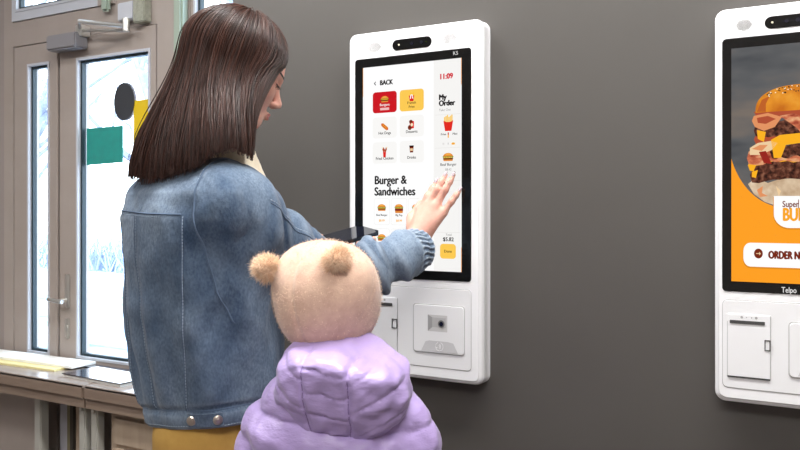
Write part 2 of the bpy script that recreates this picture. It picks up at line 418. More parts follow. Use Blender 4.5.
# door closer on the head rail
dc = root('door_closer', (wx(74), yF-.01, wz(74, 48)), 'grey box-shaped door closer with a thin folding metal arm above the glass door', 'door closer')
xa, xb = wx(61), wx(90)
MB().box(xa, xb, yF-.075, yF-.0075, wz(74, 52), wz(74, 37), bev=.006).build('closer_body', mat('closer grey', srgb(150, 148, 152), .4, .2), dc)
ax = wx(138); az = wz(138, 29)
am = MB(); am.box(wx(86), wx(92), yF-.055, yF-.007, wz(90, 38), wz(90, 27), bev=.003)
am.tube([(wx(90), yF-.05, wz(90, 30)), (wx(108), yF-.14, wz(108, 28)), (ax, yF-.06, az)], .008, 8)
am.tube([(wx(90), yF-.045, wz(90, 32.5)), (ax, yF-.045, az-.015)], .006, 8)
am.tube([(ax, yF-.06, az-.02), (ax, yF-.06, az+.03)], .014, 10)
am.build('closer_arm', M['chrome'], dc)
jb = MB(); jb.box(wx(124), wx(140), yF-.035, yF-.0005, wz(130, 22), wz(130, 4), bev=.004); 
jb.build('bracket_box', M['bead'], dc)
jb = MB(); jb.box(wx(140.3), wx(152), yF-.04, yF-.0005, wz(145, 24), wz(145, 1), bev=.004)
jb.build('bracket_cover', mat('speckled bracket', srgb(176, 176, 160), .5, col2=srgb(150, 152, 138), noise=80), dc)

# signs stuck on the door glass
def plaque(name, label, cat, pts, y, m, t=.003):
    mb = MB(); n = len(pts)
    v = [(x, y-t, z) for x, z in pts]+[(x, y, z) for x, z in pts]
    mb.add(v, [tuple(range(n)), tuple(range(2*n-1, n-1, -1))]+[(i, i+n, (i+1) % n+n, (i+1) % n) for i in range(n)])
    o = mb.build(name, m); o['label'] = label; o['category'] = cat; return o
yg = yF+.0265
plaque('square_sticker', 'teal square sticker on the glass door below the dark oval disc', 'sticker', [(wx(82), wz(82, 165)), (wx(118), wz(118, 162)), (wx(118), wz(118, 125)), (wx(82), wz(82, 128))], yg, M['teal'])
ys = plaque('square_sticker', 'yellow square sticker on the door glass right beside the hair', 'sticker', [(wx(129), wz(129, 150)), (wx(156), wz(156, 148)), (wx(156), wz(156, 97)), (wx(129), wz(129, 100))], yg, M['yellow'])
dd = root('round_sign', ((wx(120)), yg, wz(120, 101)), 'dark oval disc with pale rim hanging on the door glass above the teal square', 'sign')
cx, cz = wx(120), wz(120, 101); rx = (wx(130)-wx(110))/2; rz = (wz(120, 82)-wz(120, 120))/2
for nm, m_, dx, dy, t in (('face', M['disc'], 0, -.001, .006), ('rim', M['discrim'], rx*.16, .0, .001)):
    mb = MB(); n = 40
    r_ = [(cx+dx+rx*math.cos(2*math.pi*i/n), cz+rz*math.sin(2*math.pi*i/n)) for i in range(n)]
    v = [(x, yg+dy-t-.001, z) for x, z in r_]+[(x, yg+dy, z) for x, z in r_]
    mb.add(v, [tuple(range(n)), tuple(range(2*n-1, n-1, -1))]+[(i, i+n, (i+1) % n+n, (i+1) % n) for i in range(n)]); mb.build(nm, m_, dd)

# tables along the glazed front
TZ, TY0, TY1 = .75, .225, .505
def table(xa, xb, label, legs):
    t = root('table', ((xa+xb)/2, (TY0+TY1)/2, 0), label, 'table', None)
    MB().box(xa, xb, TY0+.004, TY1, TZ-.02, TZ, bev=.002).build('tabletop', M['wood'], t)
    e = MB(); e.box(xa, xb, TY0-.002, TY0+.022, TZ-.052, TZ-.004, bev=.006); e.box(xa+.002, xb-.002, TY0+.008, TY0+.03, TZ-.085, TZ-.053)
    e.build('edge_rail', M['woodedge'], t)
    for x, y, w in legs:
        MB().box(x-w, x+w, y-w, y+w, 0, TZ-.021, bev=.004).build('leg', M['leg_metal'], t)
        MB().tube([(x, y-w-.001, TZ-.10), (x, y-w-.006, TZ-.10)], .008, 10).build('bolt', M['chrome'], t)
    return t
sx = onY(83, 390, TY0)[0]
def lx(px): return onY(px, 420, TY0+.06)[0]
table(-3.7, sx-.003, 'brown laminate table on the left under the glass door, holding white papers', [(lx(35), TY0+.09, .02), (lx(87), TY0+.055, .018), (lx(86), TY1-.05, .018)])
table(sx+.003, WX-.07, 'brown laminate table behind the woman, its end meeting the next table', [(lx(99), TY0+.055, .018), (lx(99), TY1-.05, .018)])
cb = root('cabinet', (lx(128), TY0+.16, 0), 'pale wooden cabinet with framed drawer front under the table behind the woman', 'cabinet')
c0, c1 = lx(111), WX-.12
MB().box(c0, c1, TY0+.06, TY1-.01, .05, TZ-.1, bev=.003).build('body', M['panel'], cb)
dm = MB(); dm.box(c0+.03, c1-.02, TY0+.048, TY0+.06, TZ-.21, TZ-.115, bev=.002); dm.box(c0+.03, c1-.02, TY0+.042, TY0+.06, TZ-.33, TZ-.225, bev=.002)
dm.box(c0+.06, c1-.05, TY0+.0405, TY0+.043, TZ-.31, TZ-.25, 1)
dm.build('drawer_front', [M['panel'], M['dark']], cb)
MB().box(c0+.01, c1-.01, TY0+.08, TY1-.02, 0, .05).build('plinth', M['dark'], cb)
bd = root('board', (lx(60), TY0+.2, 0), 'pale plywood board leaning upright beneath the left table, dark edge beside it', 'board')
MB().box(lx(58), lx(80), TY0+.14, TY0+.155, 0, TZ-.09, bev=.002).build('panel', M['panel'], bd)
MB().box(lx(54.5), lx(57.5), TY0+.13, TY0+.16, 0, TZ-.09).build('edge_strip', M['dark'], bd)
b2 = root('board', (lx(44), TY0+.2, 0), 'pale grey and olive upright board pair under the left table', 'board')
MB().box(lx(38), lx(46.5), TY0+.16, TY0+.18, 0, TZ-.09, bev=.002).build('pale_panel', mat('pale board', srgb(176, 176, 184), .4), b2)
MB().box(lx(47), lx(54), TY0+.15, TY0+.18, 0, TZ-.09, bev=.002).build('olive_panel', M['olive'], b2)
b3 = MB().box(lx(-30), lx(20), TY0+.16, TY0+.18, 0, TZ-.09, bev=.002).build('board', M['frame'])
b3['label'] = 'brown-grey upright panel at the far left under the left table'; b3['category'] = 'board'
# things on the tables
def sheet(name, cx, cy, w, d, z0, h, ang, m, parent=None, bev=0):
    mb = MB(); mb.box(-w/2, w/2, -d/2, d/2, 0, h, bev=bev); a = R(ang)
    mb.v = [(cx+x*math.cos(a)-y*math.sin(a), cy+x*math.sin(a)+y*math.cos(a), z0+z) for x, y, z in mb.v]
    return mb.build(name, m, parent)
yf_ = sheet('folder', onY(22, 368, .33)[0]-.02, .375, .44, .11, TZ+.0005, .008, 3, M['yellowfolder']); yf_['label'] = 'thin yellow folder under white papers on the left table'; yf_['category'] = 'folder'
px_ = sheet('paper_stack', onY(30, 366, .39)[0]-.05, .425, .66, .12, TZ+.009, .010, 2, M['paper']); px_['label'] = 'loose white papers lying on the yellow folder on the left table'; px_['category'] = 'papers'
bk = root('notebook', (onY(100, 372, .33)[0], .335, TZ), 'slim notebook with glossy dark cover lying on the tables by the woman', 'notebook')
bx_ = onY(107, 372, .35)[0]
sheet('pages', bx_, .355, .34, .15, TZ+.0005, .010, -3, M['bookw'], bk); sheet('cover', bx_, .355, .35, .16, TZ+.011, .004, -3, M['book'], bk, bev=.001)
b4 = sheet('notebook', onY(112, 364, .47)[0], .468, .26, .05, TZ+.0005, .007, 0, M['book']); b4['label'] = 'narrow dark booklet at the back of the table against the door'; b4['category'] = 'notebook'

# ceiling lamps
def lamp(x, y, w, d, e, label, col=(1, .985, .965)):
    t = root('ceiling_light', (x, y, CEIL), label, 'light')
    m = MB(); ring(m, x-w/2-.03, x+w/2+.03, 0, 0, 0, 0, 0) if False else None
    MB().box(x-w/2-.03, x+w/2+.03, y-d/2-.03, y+d/2+.03, CEIL-.035, CEIL-.0005, bev=.005).build('housing', M['white_plastic'], t)
    dm = mat('lamp diffuser', (1, .97, .93), .6, emis=3); MB().box(x-w/2, x+w/2, y-d/2, y+d/2, CEIL-.04, CEIL-.0355).build('diffuser', dm, t)
    l = bpy.data.lights.new('lamp', 'AREA'); l.shape = 'RECTANGLE'; l.size = w; l.size_y = d; l.energy = e; l.color = col
    lo = bpy.data.objects.new('lamp', l); COL.objects.link(lo); lo.parent = t; lo.location = (0, 0, -.045)
lamp(-.7, -.62, 2.6, .24, 78, 'long white ceiling light nearest the kiosk wall')
lamp(.3, -2.6, 1.6, .9, 52, 'long white ceiling light in the middle of the room')
lamp(-3.2, -1.5, 1.6, .6, 32, 'long white ceiling light near the glass door')

# outdoors
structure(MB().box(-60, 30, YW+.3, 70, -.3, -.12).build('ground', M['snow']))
def tree(x, y, h, seed, label):
    r_ = random.Random(seed); mb = MB()
    def br(p, d, L, rad, lev):
        pts = [p]; q = p
        for i in range(4):
            d = d+np.array([r_.uniform(-.14, .14), r_.uniform(-.14, .14), .03]); d = d/np.linalg.norm(d); q = q+d*L/4; pts.append(q)
        mb.tube(pts, [rad*(1-.13*i) for i in range(5)], 6 if lev == 0 else 4)
        if lev < 3:
            for i in range(5 if lev else 11):
                t = r_.uniform(.25, 1); k = min(3, int(t*4)); b = pts[k]+(pts[k+1]-pts[k])*(t*4-k)
                a = r_.uniform(0, 6.28); dn = d*.5+np.array([math.cos(a), math.sin(a), r_.uniform(.1, .6)])*.8
                br(b, dn/np.linalg.norm(dn), L*.38, rad*.38, lev+1)
    br(np.array([x, y, -.2]), np.array([0, 0, 1.]), h, h*.022, 0)
    o = mb.build('bare_tree', M['bark'], loc=(x, y, -.2)); o['label'] = label; o['category'] = 'tree'; o['group'] = 'bare winter trees outside'
    return o
for i, (x, y, h) in enumerate([(-5.9, 4.2, 4.2), (-10.2, 8.4, 6), (-16, 9, 7), (-9.4, 15, 7), (-16.5, 18, 9), (-24, 15, 9)]):
    tree(x, y, h, i+3, 'bare pale tree in the snow outside the glass door')
hm = MB()
for i in range(900):
    x = random.uniform(-26, -6); y = 11.8+random.uniform(-.5, .5); h = random.uniform(.35, .8); a = random.uniform(-.5, .5)
    hm.tube([(x, y, -.15), (x+a*.5, y+random.uniform(-.2, .2), h*.5), (x+a, y, h)], [.03, .02, .008], 3)
ho = hm.build('hedge', M['hedge'], loc=(-16, 11.8, -.15)); ho['label'] = 'frosted bare hedge across the snow outside'; ho['category'] = 'hedge'; ho['kind'] = 'stuff'

# ================================================================ KIOSKS
class Screen:
    """flat pictures on a screen, u right, v up; many materials, one mesh"""
    def __init__(s, X0, Z0, su, sv, y): s.X0, s.Z0, s.su, s.sv, s.y = X0, Z0, su, sv, y; s.mb = MB(); s.mats = []
    def mi(s, m):
        m = E[m]
        if m not in s.mats: s.mats.append(m)
        return s.mats.index(m)
    def pt(s, u, v, l): return (s.X0+u*s.su, s.y-.0006-.00012*l, s.Z0+v*s.sv)
    def poly(s, pts, m, l=1): s.mb.add([s.pt(u, v, l) for u, v in pts], [tuple(range(len(pts)))], s.mi(m))
    def rr(s, u0, u1, v0, v1, r, m, l=1): s.poly(rrect(u0, u1, v0, v1, min(r, abs(u1-u0)/2-1e-5, abs(v1-v0)/2-1e-5), 5), m, l)
    def oval(s, u, v, a, b, m, l=1, a0=0, a1=360, n=20):
        full = abs(a1-a0) >= 360
        s.poly([(u+a*math.cos(R(a0+(a1-a0)*i/n)), v+b*math.sin(R(a0+(a1-a0)*i/n))) for i in range(n+(0 if full else 1))], m, l)
    def text(s, t, u, v, h, m, l=2, bold=.0, align='LEFT', wide=1.0):
        c = bpy.data.curves.new('t', 'FONT'); c.body = t; c.size = 1; c.resolution_u = 3; c.align_x = align
        o = bpy.data.objects.new('t', c); COL.objects.link(o)
        dg = bpy.context.evaluated_depsgraph_get(); me = bpy.data.meshes.new_from_object(o.evaluated_get(dg))
        k = h/.69
        w_ = bold*h*2.3
        for i_, (dx, dy) in enumerate([(0, 0)]+([(w_, 0), (-w_, 0), (0, w_*.6), (0, -w_*.6)] if bold else [])):
            s.mb.add([s.pt(u+q.co.x*k*wide+dx, v+q.co.y*k+dy, l+i_*.1) for q in me.vertices], [tuple(p.vertices) for p in me.polygons], s.mi(m))
        bpy.data.objects.remove(o); bpy.data.curves.remove(c); bpy.data.meshes.remove(me)
    def burger(s, u, v, w, l=3, tall=1):
        h = w*.2
        s.rr(u-w*.48, u+w*.48, v-h*1.9*tall, v-h*.9*tall, h*.5, 'bun', l)
        s.rr(u-w*.5, u+w*.5, v-h*1.2*tall, v-h*.3, h*.4, 'patty', l+1)
        s.rr(u-w*.46, u+w*.42, v-h*.6, v-h*.25, h*.15, 'cheese', l+2)
        if tall > 1: s.rr(u-w*.46, u+w*.46, v-h*1.0*tall, v-h*.8*tall, h*.1, 'tomato', l+2)
        n = 12; s.poly([(u-w*.54+w*1.08*i/n, v+h*.25) for i in range(n+1)]+[(u+w*.54-w*1.08*i/n, v-h*(.45 if i % 2 else .1)) for i in range(n+1)], 'green', l+3)
        s.oval(u, v+h*.1, w*.5, h*1.6, 'bun', l+4, 0, 180)
        s.oval(u, v+h*.75, w*.3, h*.75, 'bunhi', l+5, 0, 180)
    def frybox(s, u, v, w, l=3):
        for i in range(6): s.rr(u-w*.48+i*w*.165, u-w*.48+i*w*.165+w*.13, v-w*.1, v+w*(.62+.2*((i*7) % 3)/2), .0005, 'fries' if i % 2 else 'yellow', l)
        s.poly([(u-w*.36, v-w*.8), (u+w*.36, v-w*.8), (u+w*.55, v+w*.25), (u+w*.2, v+w*.1), (u-w*.2, v+w*.1), (u-w*.55, v+w*.25)], 'friesred', l+1)
    def build(s, parent): return link_mesh('screen_graphics', s.mb.v, s.mb.f, s.mats, parent, midx=s.mb.m)

def slab(mb, X0, Z0, su, sv, u0, u1, v0, v1, r, y0, y1, m=0, bev=0, n=6):
    """rounded-rectangle prism; front face (y0) smaller by bev with a soft edge"""
    prof = [(0, y1)]
    if bev:
        for i in range(5): a = R(90*i/4); prof.append((bev*(1-math.cos(a)), y0+bev*(1-math.sin(a))))
    else: prof.append((0, y0))
    rings = []
    for ins, y in prof:
        rr = rrect(u0*su+ins, u1*su-ins, v0*sv+ins, v1*sv-ins, max(r-ins*.6, .001), n); rings.append([(X0+x, y, Z0+z) for x, z in rr])
    k = len(rings[0]); v = [p for q in rings for p in q]; f = []
    for i in range(len(rings)-1):
        for j in range(k): f.append((i*k+j, i*k+(j+1) % k, (i+1)*k+(j+1) % k, (i+1)*k+j))
    f.append(tuple(range(k))); f.append(tuple(reversed([(len(rings)-1)*k+j for j in range(k)])))
    mb.add(v, f, m)
def kiosk(X0, Z0, su, sv, label, content):
    W, H, T = .3724, .850, .045
    k = root('ordering_kiosk', (X0+W*su/2, -.003, Z0), label, 'kiosk')
    yf = -T; g = lambda n, m, y0, y1, *a, **kw: None
    def part(name, m, u0, u1, v0, v1, r, y0, y1, bev=0, parent=k, lab=None):
        mb = MB(); slab(mb, X0, Z0, su, sv, u0, u1, v0, v1, r, y0, y1, 0, bev)
        o = mb.build(name, M[m], parent); 
        for p in o.data.polygons: p.use_smooth = len(p.vertices) == 4
        if lab: o['label'] = lab
        return o
    part('back_shell', 'side_plastic', 0, W, 0, H, .022, yf+.012, -.0005, .004)
    part('body', 'white_plastic', .0, W-.001, .001, H, .02, yf, yf+.0118, .009)
    bz = part('screen_bezel', 'black_glass', .021, .3445, .240, .785, .008, yf-.0015, yf+.001, .001)
    s = part('screen', 'black_glass', .0455, .321, .262, .7625, .0015, yf-.0022, yf-.0016, 0)
    cam = part('camera_bar', 'black_glass', .131, .240, .797, .823, .0128*sv, yf-.0012, yf+.001, .0005)
    for cu, cr, mi in ((.150, .0022, 1), (.186, .0042, 0), (.213, .0045, 0), (.226, .0012, 2)):
        x, z = X0+cu*su, Z0+.810*sv
        l = MB(); l.tube([(x, yf-.001, z), (x, yf-.0022, z)], cr*sv, 14)
        l.build('camera_lens', [M['lens'], M['lensdot'], M['lensgreen']][mi], cam)
    for cu in (.078, .286):
        gm = MB(); 
        for i in range(-6, 7):
            for j in range(-6, 7):
                if (i/6.3)**2+(j/5.2)**2 < 1:
                    x, z = X0+(cu+i*.0031)*su, Z0+(.811+j*.0023)*sv
                    gm.tube([(x, yf-.0002, z), (x, yf-.0007, z)], .0009, 6)
        gm.build('speaker_grille', M['cyl'], k)
    # lower service panel with its groove
    gr = MB(); slab(gr, X0, Z0, su, sv, .0215, .345, .032, .222, .010, yf-.0006, yf+.001); gr.build('panel_groove', M['groove'], k)
    sp = part('service_panel', 'white_panel', .0228, .3437, .0333, .2207, .009, yf-.0012, yf-.0004, .0004)
    # receipt printer door
    pr = part('printer_door', 'white_panel', .036, .145, .059, .192, .001, yf-.003, yf-.0013, .0006)
    q = MB()
    q.box(X0+.036*su, X0+.145*su, yf-.0033, yf-.0005, Z0+.056*sv, Z0+.0588*sv)
    q.box(X0+.0345*su, X0+.0357*su, yf-.0015, yf-.0005, Z0+.058*sv, Z0+.176*sv, 1); q.box(X0+.1455*su, X0+.1468*su, yf-.0015, yf-.0005, Z0+.058*sv, Z0+.192*sv, 1)
    q.build('door_gap', [M['slot'], M['groove']], pr)
    part('paper_slot', 'slot', .042, .132, .172, .179, .001, yf-.0042, yf-.003, 0, pr)
    lt = MB()
    ring(lt, X0+.131*su, X0+.146*su, Z0+.118*sv, Z0+.141*sv, .0018, yf-.0042, yf-.0030); lt.build('latch', M['slot'], pr)
    ld = MB()
    for cu, r_ in ((.073, .0028), (.085, .0012), (.098, .0014), (.110, .0028)):
        ld.tube([(X0+cu*su, yf-.0030, Z0+.186*sv), (X0+cu*su, yf-.0034, Z0+.186*sv)], r_*sv, 10)
    ld.build('indicator_dots', M['groove'], pr)
    # scanner and card reader panel
    gr = MB(); slab(gr, X0, Z0, su, sv, .190, .329, .066, .183, .008, yf-.0022, yf-.0010); gr.build('reader_groove', M['grey_plastic'], k)
    rd = part('reader_panel', 'white_panel', .193, .3265, .0685, .1805, .007, yf-.004, yf-.0020, .0008)
    # flat scanner window; recess depth is painted in lit and shaded greys
    u0, u1, v0, v1 = .232, .284, .119, .158
    h = MB(); A = lambda u, v, y: (X0+u*su, y, Z0+v*sv)
    fo = [A(u0, v0, yf-.0043), A(u1, v0, yf-.0043), A(u1, v1, yf-.0043), A(u0, v1, yf-.0043)]
    fi = [A(u0+.012, v0+.010, yf-.0041), A(u1-.004, v0+.010, yf-.0041), A(u1-.004, v1-.006, yf-.0041), A(u0+.012, v1-.006, yf-.0041)]
    h.add(fo, [(0, 1, 2, 3)], 0); h.add([(x, y-.0006, z) for x, y, z in fi], [(0, 1, 2, 3)], 1)
    h.add([(x, y-.0003, z) for x, y, z in (fo[0], fi[0], fi[3], fo[3])], [(0, 1, 2, 3)], 2)
    h.build('scanner_window', [mat('recess painted lit', srgb(206, 206, 206), .5), mat('recess', srgb(186, 186, 186), .5), mat('recess painted shade', srgb(160, 160, 160), .5)], rd)
    le = MB(); x, z = X0+.2685*su, Z0+.138*sv
    le.tube([(x, yf-.0045, z), (x, yf-.0056, z)], .0088*su, 18, 0); le.tube([(x, yf-.0056, z), (x, yf-.006, z)], .0055*su, 16, 1); le.build('scanner_lens', [mat('lens ring', srgb(110, 110, 110), .3), M['lens']], rd)
    cr = MB(); cr.add([A(.214, .0715, yf-.0044), A(.312, .0715, yf-.0044), A(.300, .094, yf-.0044), A(.285, .0965, yf-.0044), A(.236, .0965, yf-.0044), A(.226, .094, yf-.0044)], [tuple(range(6))])
    cro = cr.build('card_reader', mat('reader grey', srgb(205, 205, 207), .5), rd)
    n = MB()
    def arc(cu, cv, r, a0, a1, w):
        pts = [(cu+r*math.cos(R(a0+(a1-a0)*i/8)), cv+r*math.sin(R(a0+(a1-a0)*i/8))) for i in range(9)]
        n.tube([A(a, b, yf-.0046) for a, b in pts], w, 5)
    for rr_ in (.0045, .0075): arc(.259, .084, rr_, -50, 50, .0007)
    arc(.263, .084, .0105, 110, 430, .0006)
    n.tube([A(.255, .0815, yf-.0046), A(.258, .0815, yf-.0046)], .0009, 5)
    n.build('contactless_symbol', M['white_plastic'], cro)
    t = Screen(X0, Z0, su, sv, yf-.0018); content(t, s, bz, X0, Z0, su, sv)
    t.build(s)
    return k

def menu(t, s, bz, X0, Z0, su, sv):
    def uv(px, py): X, Z = onY(px, py, -.0465); return (X-X0)/su, (Z-Z0)/sv
    t.poly([(.0458, .2622), (.3207, .2622), (.3207, .7623), (.0458, .7623)], 'white', 0)
    t.poly([(.0458, .690), (.0468, .690), (.0468, .7623), (.0458, .7623)], 'orange', 2)
    t.poly([(.3196, .700), (.3207, .700), (.3207, .7623), (.3196, .7623)], 'orange', 2)
    t.poly([(.3196, .2622), (.3207, .2622), (.3207, .32), (.3196, .32)], 'orange', 2)
    cu = .247
    t.poly([(cu, .2622), (.3196, .2622), (.3196, .7623), (cu, .7623)], 'off', 1)
    t.poly([(.083, .7155), (.0845, .717), (.0815, .7205), (.0845, .724), (.083, .7255), (.0785, .7205)], 'black', 2)
    t.text('BACK', .096, .7155, .0115, 'black', bold=.035, wide=.86)
    t.text('11:09', .262, .7165, .0125, 'redtxt', bold=.035, wide=.9)
    t.text('K5', .298, .7705, .0085, 'greybtn', bold=.0)
    cols = [(.075, .1445), (.153, .220)]; rows = [(.647, .699), (.583, .638), (.525, .578)]
    # rows: heights as on the display
    rows = [(.6465, .6985), (.584, .636), (.5215, .5745)]
    names = [('Burgers', 'French'), ('Hot Dogs', 'Desserts'), ('Fried Chicken', 'Drinks')]
    for j, (v0, v1) in enumerate(rows):
        for i, (u0, u1) in enumerate(cols):
            m = 'red' if (i, j) == (0, 0) else 'yellow' if (i, j) == (1, 0) else 'card'
            t.rr(u0, u1, v0, v1, .008, m, 1)
            uc = (u0+u1)/2
            tx = 'white' if (i, j) == (0, 0) else 'black'
            if j == 0:
                t.text(names[j][i], uc, v0+.017, .0062, tx, align='CENTER', bold=.008)
                if i == 0: t.rr(uc-.013, uc+.013, v0+.0065, v0+.0125, .001, 'lightred', 2)
                else: t.text('Fries', uc, v0+.0075, .006, tx, align='CENTER', bold=.008)
            else: t.text(names[j][i], uc, v0+.0095, .0066, tx, align='CENTER', bold=.012, wide=.95)
    t.burger(.110, .6805, .021); t.frybox(.1865, .681, .014)
    t.poly([(.1815, .676), (.1915, .676), (.189, .686), (.184, .686)], 'white', 6); t.poly([(.1845, .676), (.189, .676), (.1875, .684), (.186, .684)], 'friesred', 7)
    # hot dog
    a = R(-38); U, V = .110, .612
    def rot(pts): return [(U+x*math.cos(a)-y*math.sin(a), V+x*math.sin(a)+y*math.cos(a)) for x, y in pts]
    t.poly(rot(rrect(-.0115, .0115, -.0045, .0045, .0043)), 'bun', 3); t.poly(rot(rrect(-.0125, .0125, -.0018, .0022, .0019)), 'tomato', 4); t.poly(rot(rrect(-.009, .009, -.0002, .0012, .0006)), 'cheese', 5)
    # desserts
    t.rr(.181, .193, .604, .622, .002, 'friesred', 3); t.oval(.1815, .6065, .0055, .006, 'brown', 4); t.oval(.1845, .6205, .005, .0045, 'brown', 4); t.oval(.187, .613, .0035, .004, 'sesame', 5)
    # fried chicken
    t.poly([(.106, .537), (.113, .537), (.114, .551), (.105, .551)], 'friesred', 3)
    t.poly([(.103, .556), (.107, .549), (.110, .552), (.113, .549), (.117, .557), (.114, .562), (.111, .555), (.107, .562)], 'hamd', 4); t.oval(.1035, .5605, .002, .002, 'sesame', 5); t.oval(.1165, .5605, .002, .002, 'sesame', 5)
    # drinks
    t.poly([(.182, .546), (.1905, .546), (.192, .560), (.1805, .560)], 'brown', 3); t.rr(.180, .1925, .5595, .563, .001, 'black', 4); t.rr(.1825, .190, .550, .556, .0005, 'cream', 4)
    t.text('Burger &', .0800, .4710, .0200, 'black', bold=.024, wide=.87)
    t.text('Sandwiches', .0800, .4430, .0200, 'black', bold=.024, wide=.87)
    # product cards
    nm = ['Beef Burger', 'Big Pep', 'Chicken']
    for r_, (v0, v1) in enumerate(((.371, .4425-.0005), (.2622+.028, .3605))):
        for i, u0 in enumerate((.0795, .129, .178)):
            if i == 2: u1 = u0+.044
            u1 = u0+.044
            if r_ == 0: v1 = .4345
            t.rr(u0-.0006, u1+.0006, v0-.0006, v1+.0006, .0055, 'line', 1); t.rr(u0, u1, v0, v1, .005, 'white', 2)
            uc = (u0+u1)/2
            t.burger(uc, v1-.021, .023, 3, 1.6 if i == 1 else 1)
            t.text(nm[i], uc, v1-.042, .0046, 'black', 3, .016, 'CENTER')
            if i == 2: t.text('& co', uc, v1-.048, .0046, 'black', 3, .016, 'CENTER')
            t.text('$8.99', uc, v0+.0075, .0052, 'amber', 3, .02, 'CENTER')
    # order column
    t.text('My', .261, .668, .0125, 'black', bold=.04, wide=.9); t.text('Order', .261, .6535, .0125, 'black', bold=.04, wide=.9)
    t.text('Take Out', .261, .641, .0055, 'grey', bold=.0)
    for v in (.632, .5535, .476, .354): t.poly([(.250, v), (.3185, v), (.3185, v+.0008), (.250, v+.0008)], 'line', 2)
    t.frybox(.286, .612, .0235)
    t.text('Fries', .266, .5835, .0052, 'black', 3, .01); t.text('Mini', .297, .5835, .0052, 'black', 3, .01)
    t.rr(.2845, .2875, .577, .588, .001, 'amber', 3); t.rr(.2845, .2875, .584, .590, .001, 'tomato', 4)
    t.oval(.273, .5635, .0028, .0028, 'greybtn', 3); t.rr(.285, .2862, .561, .566, .0004, 'grey', 3); t.rr(.2945, .3035, .5605, .5655, .002, 'amber', 3)
    t.burger(.2855, .5325, .0265); t.text('Beef Burger', .286, .5155-.004, .0062, 'black', 3, .006, 'CENTER'); t.text('$8.42', .286, .500, .0052, 'grey', 3, 0, 'CENTER')
    t.text('Total', .287, .3465, .0052, 'grey', 3, 0, 'CENTER'); t.text('$5.82', .286, .334, .0088, 'black', 3, .022, 'CENTER')
    t.rr(.264, .306, .2925, .3275, .008, 'yellow', 3); t.text('Done', .285, .307, .0062, 'black', 4, .012, 'CENTER')
def advert(t, s, bz, X0, Z0, su, sv):
    def uv(px, py): X, Z = onY(px, py, -.0465); return ((X-X0)/su, (Z-Z0)/sv)
    sc_ = (.0458, .3207, .2622, .7623)
    t.poly([(sc_[0], sc_[2]), (sc_[1], sc_[2]), (sc_[1], sc_[3]), (sc_[0], sc_[3])], 'orange', 0)
    # photograph area with a bowl-shaped lower edge
    uc = .183; a_, b_, vc = .1475, .166, .5866
    arc = [(uc+a_*math.sin(x), vc-b_*math.cos(x)) for x in np.linspace(-math.asin((uc-sc_[0])/a_), math.asin((sc_[1]-uc)/a_), 40)]
    t.poly([(sc_[0], sc_[3])]+arc+[(sc_[1], sc_[3])], 'photo', 1)
    L = lambda pts, m, l: t.poly([uv(*q) for q in pts], m, l)
    # marble / table strip
    # burger stack, drawn symmetric-ish round its axis at px 806
    ax_ = 806
    def band(x0, y0, y1, m, l, amp=2, seed=0, lean=0):
        r_ = random.Random(seed); x1_ = 2*ax_-x0+r_.uniform(-4, 4); n = 16
        sl = lambda x: -(x-x0)*.10
        top = [(x0+(x1_-x0)*i/n, y0+sl(x0+(x1_-x0)*i/n)+r_.uniform(-amp, amp)) for i in range(n+1)]
        bot = [(x1_-(x1_-x0)*i/n, y1+sl(x1_-(x1_-x0)*i/n)*.6+r_.uniform(-amp, amp)) for i in range(n+1)]
        L([(x0-2, (y0+y1)/2)]+top+[(x1_+2, (y0+y1)/2)]+bot, m, l)
    cl = [(748+i*1.7, 0) for i in range(2)]
    # wrap paper, clipped by the bowl edge
    L([(748, 184), (756, 178), (768, 183), (780, 179), (800, 178), (830, 176), (858, 182), (852, 196), (836, 205), (806, 207), (780, 207), (765, 202), (754, 194)], 'papern', 2)
    L([(757, 190), (763, 186), (762, 193), (768, 196), (760, 197)], 'ham', 3); L([(776, 186), (781, 191), (779, 197)], 'cream', 3)
    band(752, 168, 182, 'pattyn', 3, 1.6, 2)
    band(750, 160, 171, 'cheese', 4, 2.4, 3)
    L([(752, 172), (758, 170), (756, 178), (752, 177)], 'cheese', 6)
    band(756, 165, 176, 'pattyn', 5, 2, 12)
    band(749, 153, 164, 'baconn', 6, 2.2, 4)
    band(772, 146, 158, 'pattyn', 7, 1.5, 5)
    L([(771, 140), (780, 135), (800, 133), (830, 134), (838, 142), (826, 150), (800, 143), (786, 145), (781, 158), (774, 158)], 'cheese', 8)
    L([(750, 148), (758, 143), (771, 141), (778, 143), (772, 150), (760, 155), (750, 155)], 'cream', 8); L([(752, 149), (760, 145), (768, 145), (762, 151)], 'ham', 9)
    L([(759, 152), (766, 151), (772, 164), (764, 163)], 'baconr', 9)
    band(756, 134, 145, 'hamd', 6, 1.5, 6)
    band(756, 124, 138, 'pattyn', 7, 1.6, 7)
    L([(757, 130), (766, 132), (764, 142), (758, 139)], 'cheese', 9)
    L([(754, 116), (768, 113), (782, 117), (775, 127), (764, 131), (755, 127), (752, 121)], 'ham', 10)
    L([(757, 118), (768, 116), (776, 119), (766, 124), (758, 123)], 'hamd', 11)
    L([(780, 116), (794, 113), (812, 122), (836, 118), (846, 126), (820, 130), (802, 134), (797, 128)], 'baconn', 10)
    L([(754, 112), (770, 109), (800, 108), (850, 110), (848, 118), (820, 119), (780, 118), (758, 119)], 'hamd', 9)
    # top bun
    n = 26; pts = []
    for i in range(n+1):
        a = math.pi*(1-i/n); pts.append((ax_+50.5*math.cos(a), 113-(29*abs(math.sin(a))**.78)))
    L(pts+[(856, 114), (830, 112), (800, 110), (770, 112)], 'bunn', 12)
    L([(757, 112), (762, 100), (770, 96), (766, 104), (766, 112)], 'bun2', 13)
    r_ = random.Random(4)
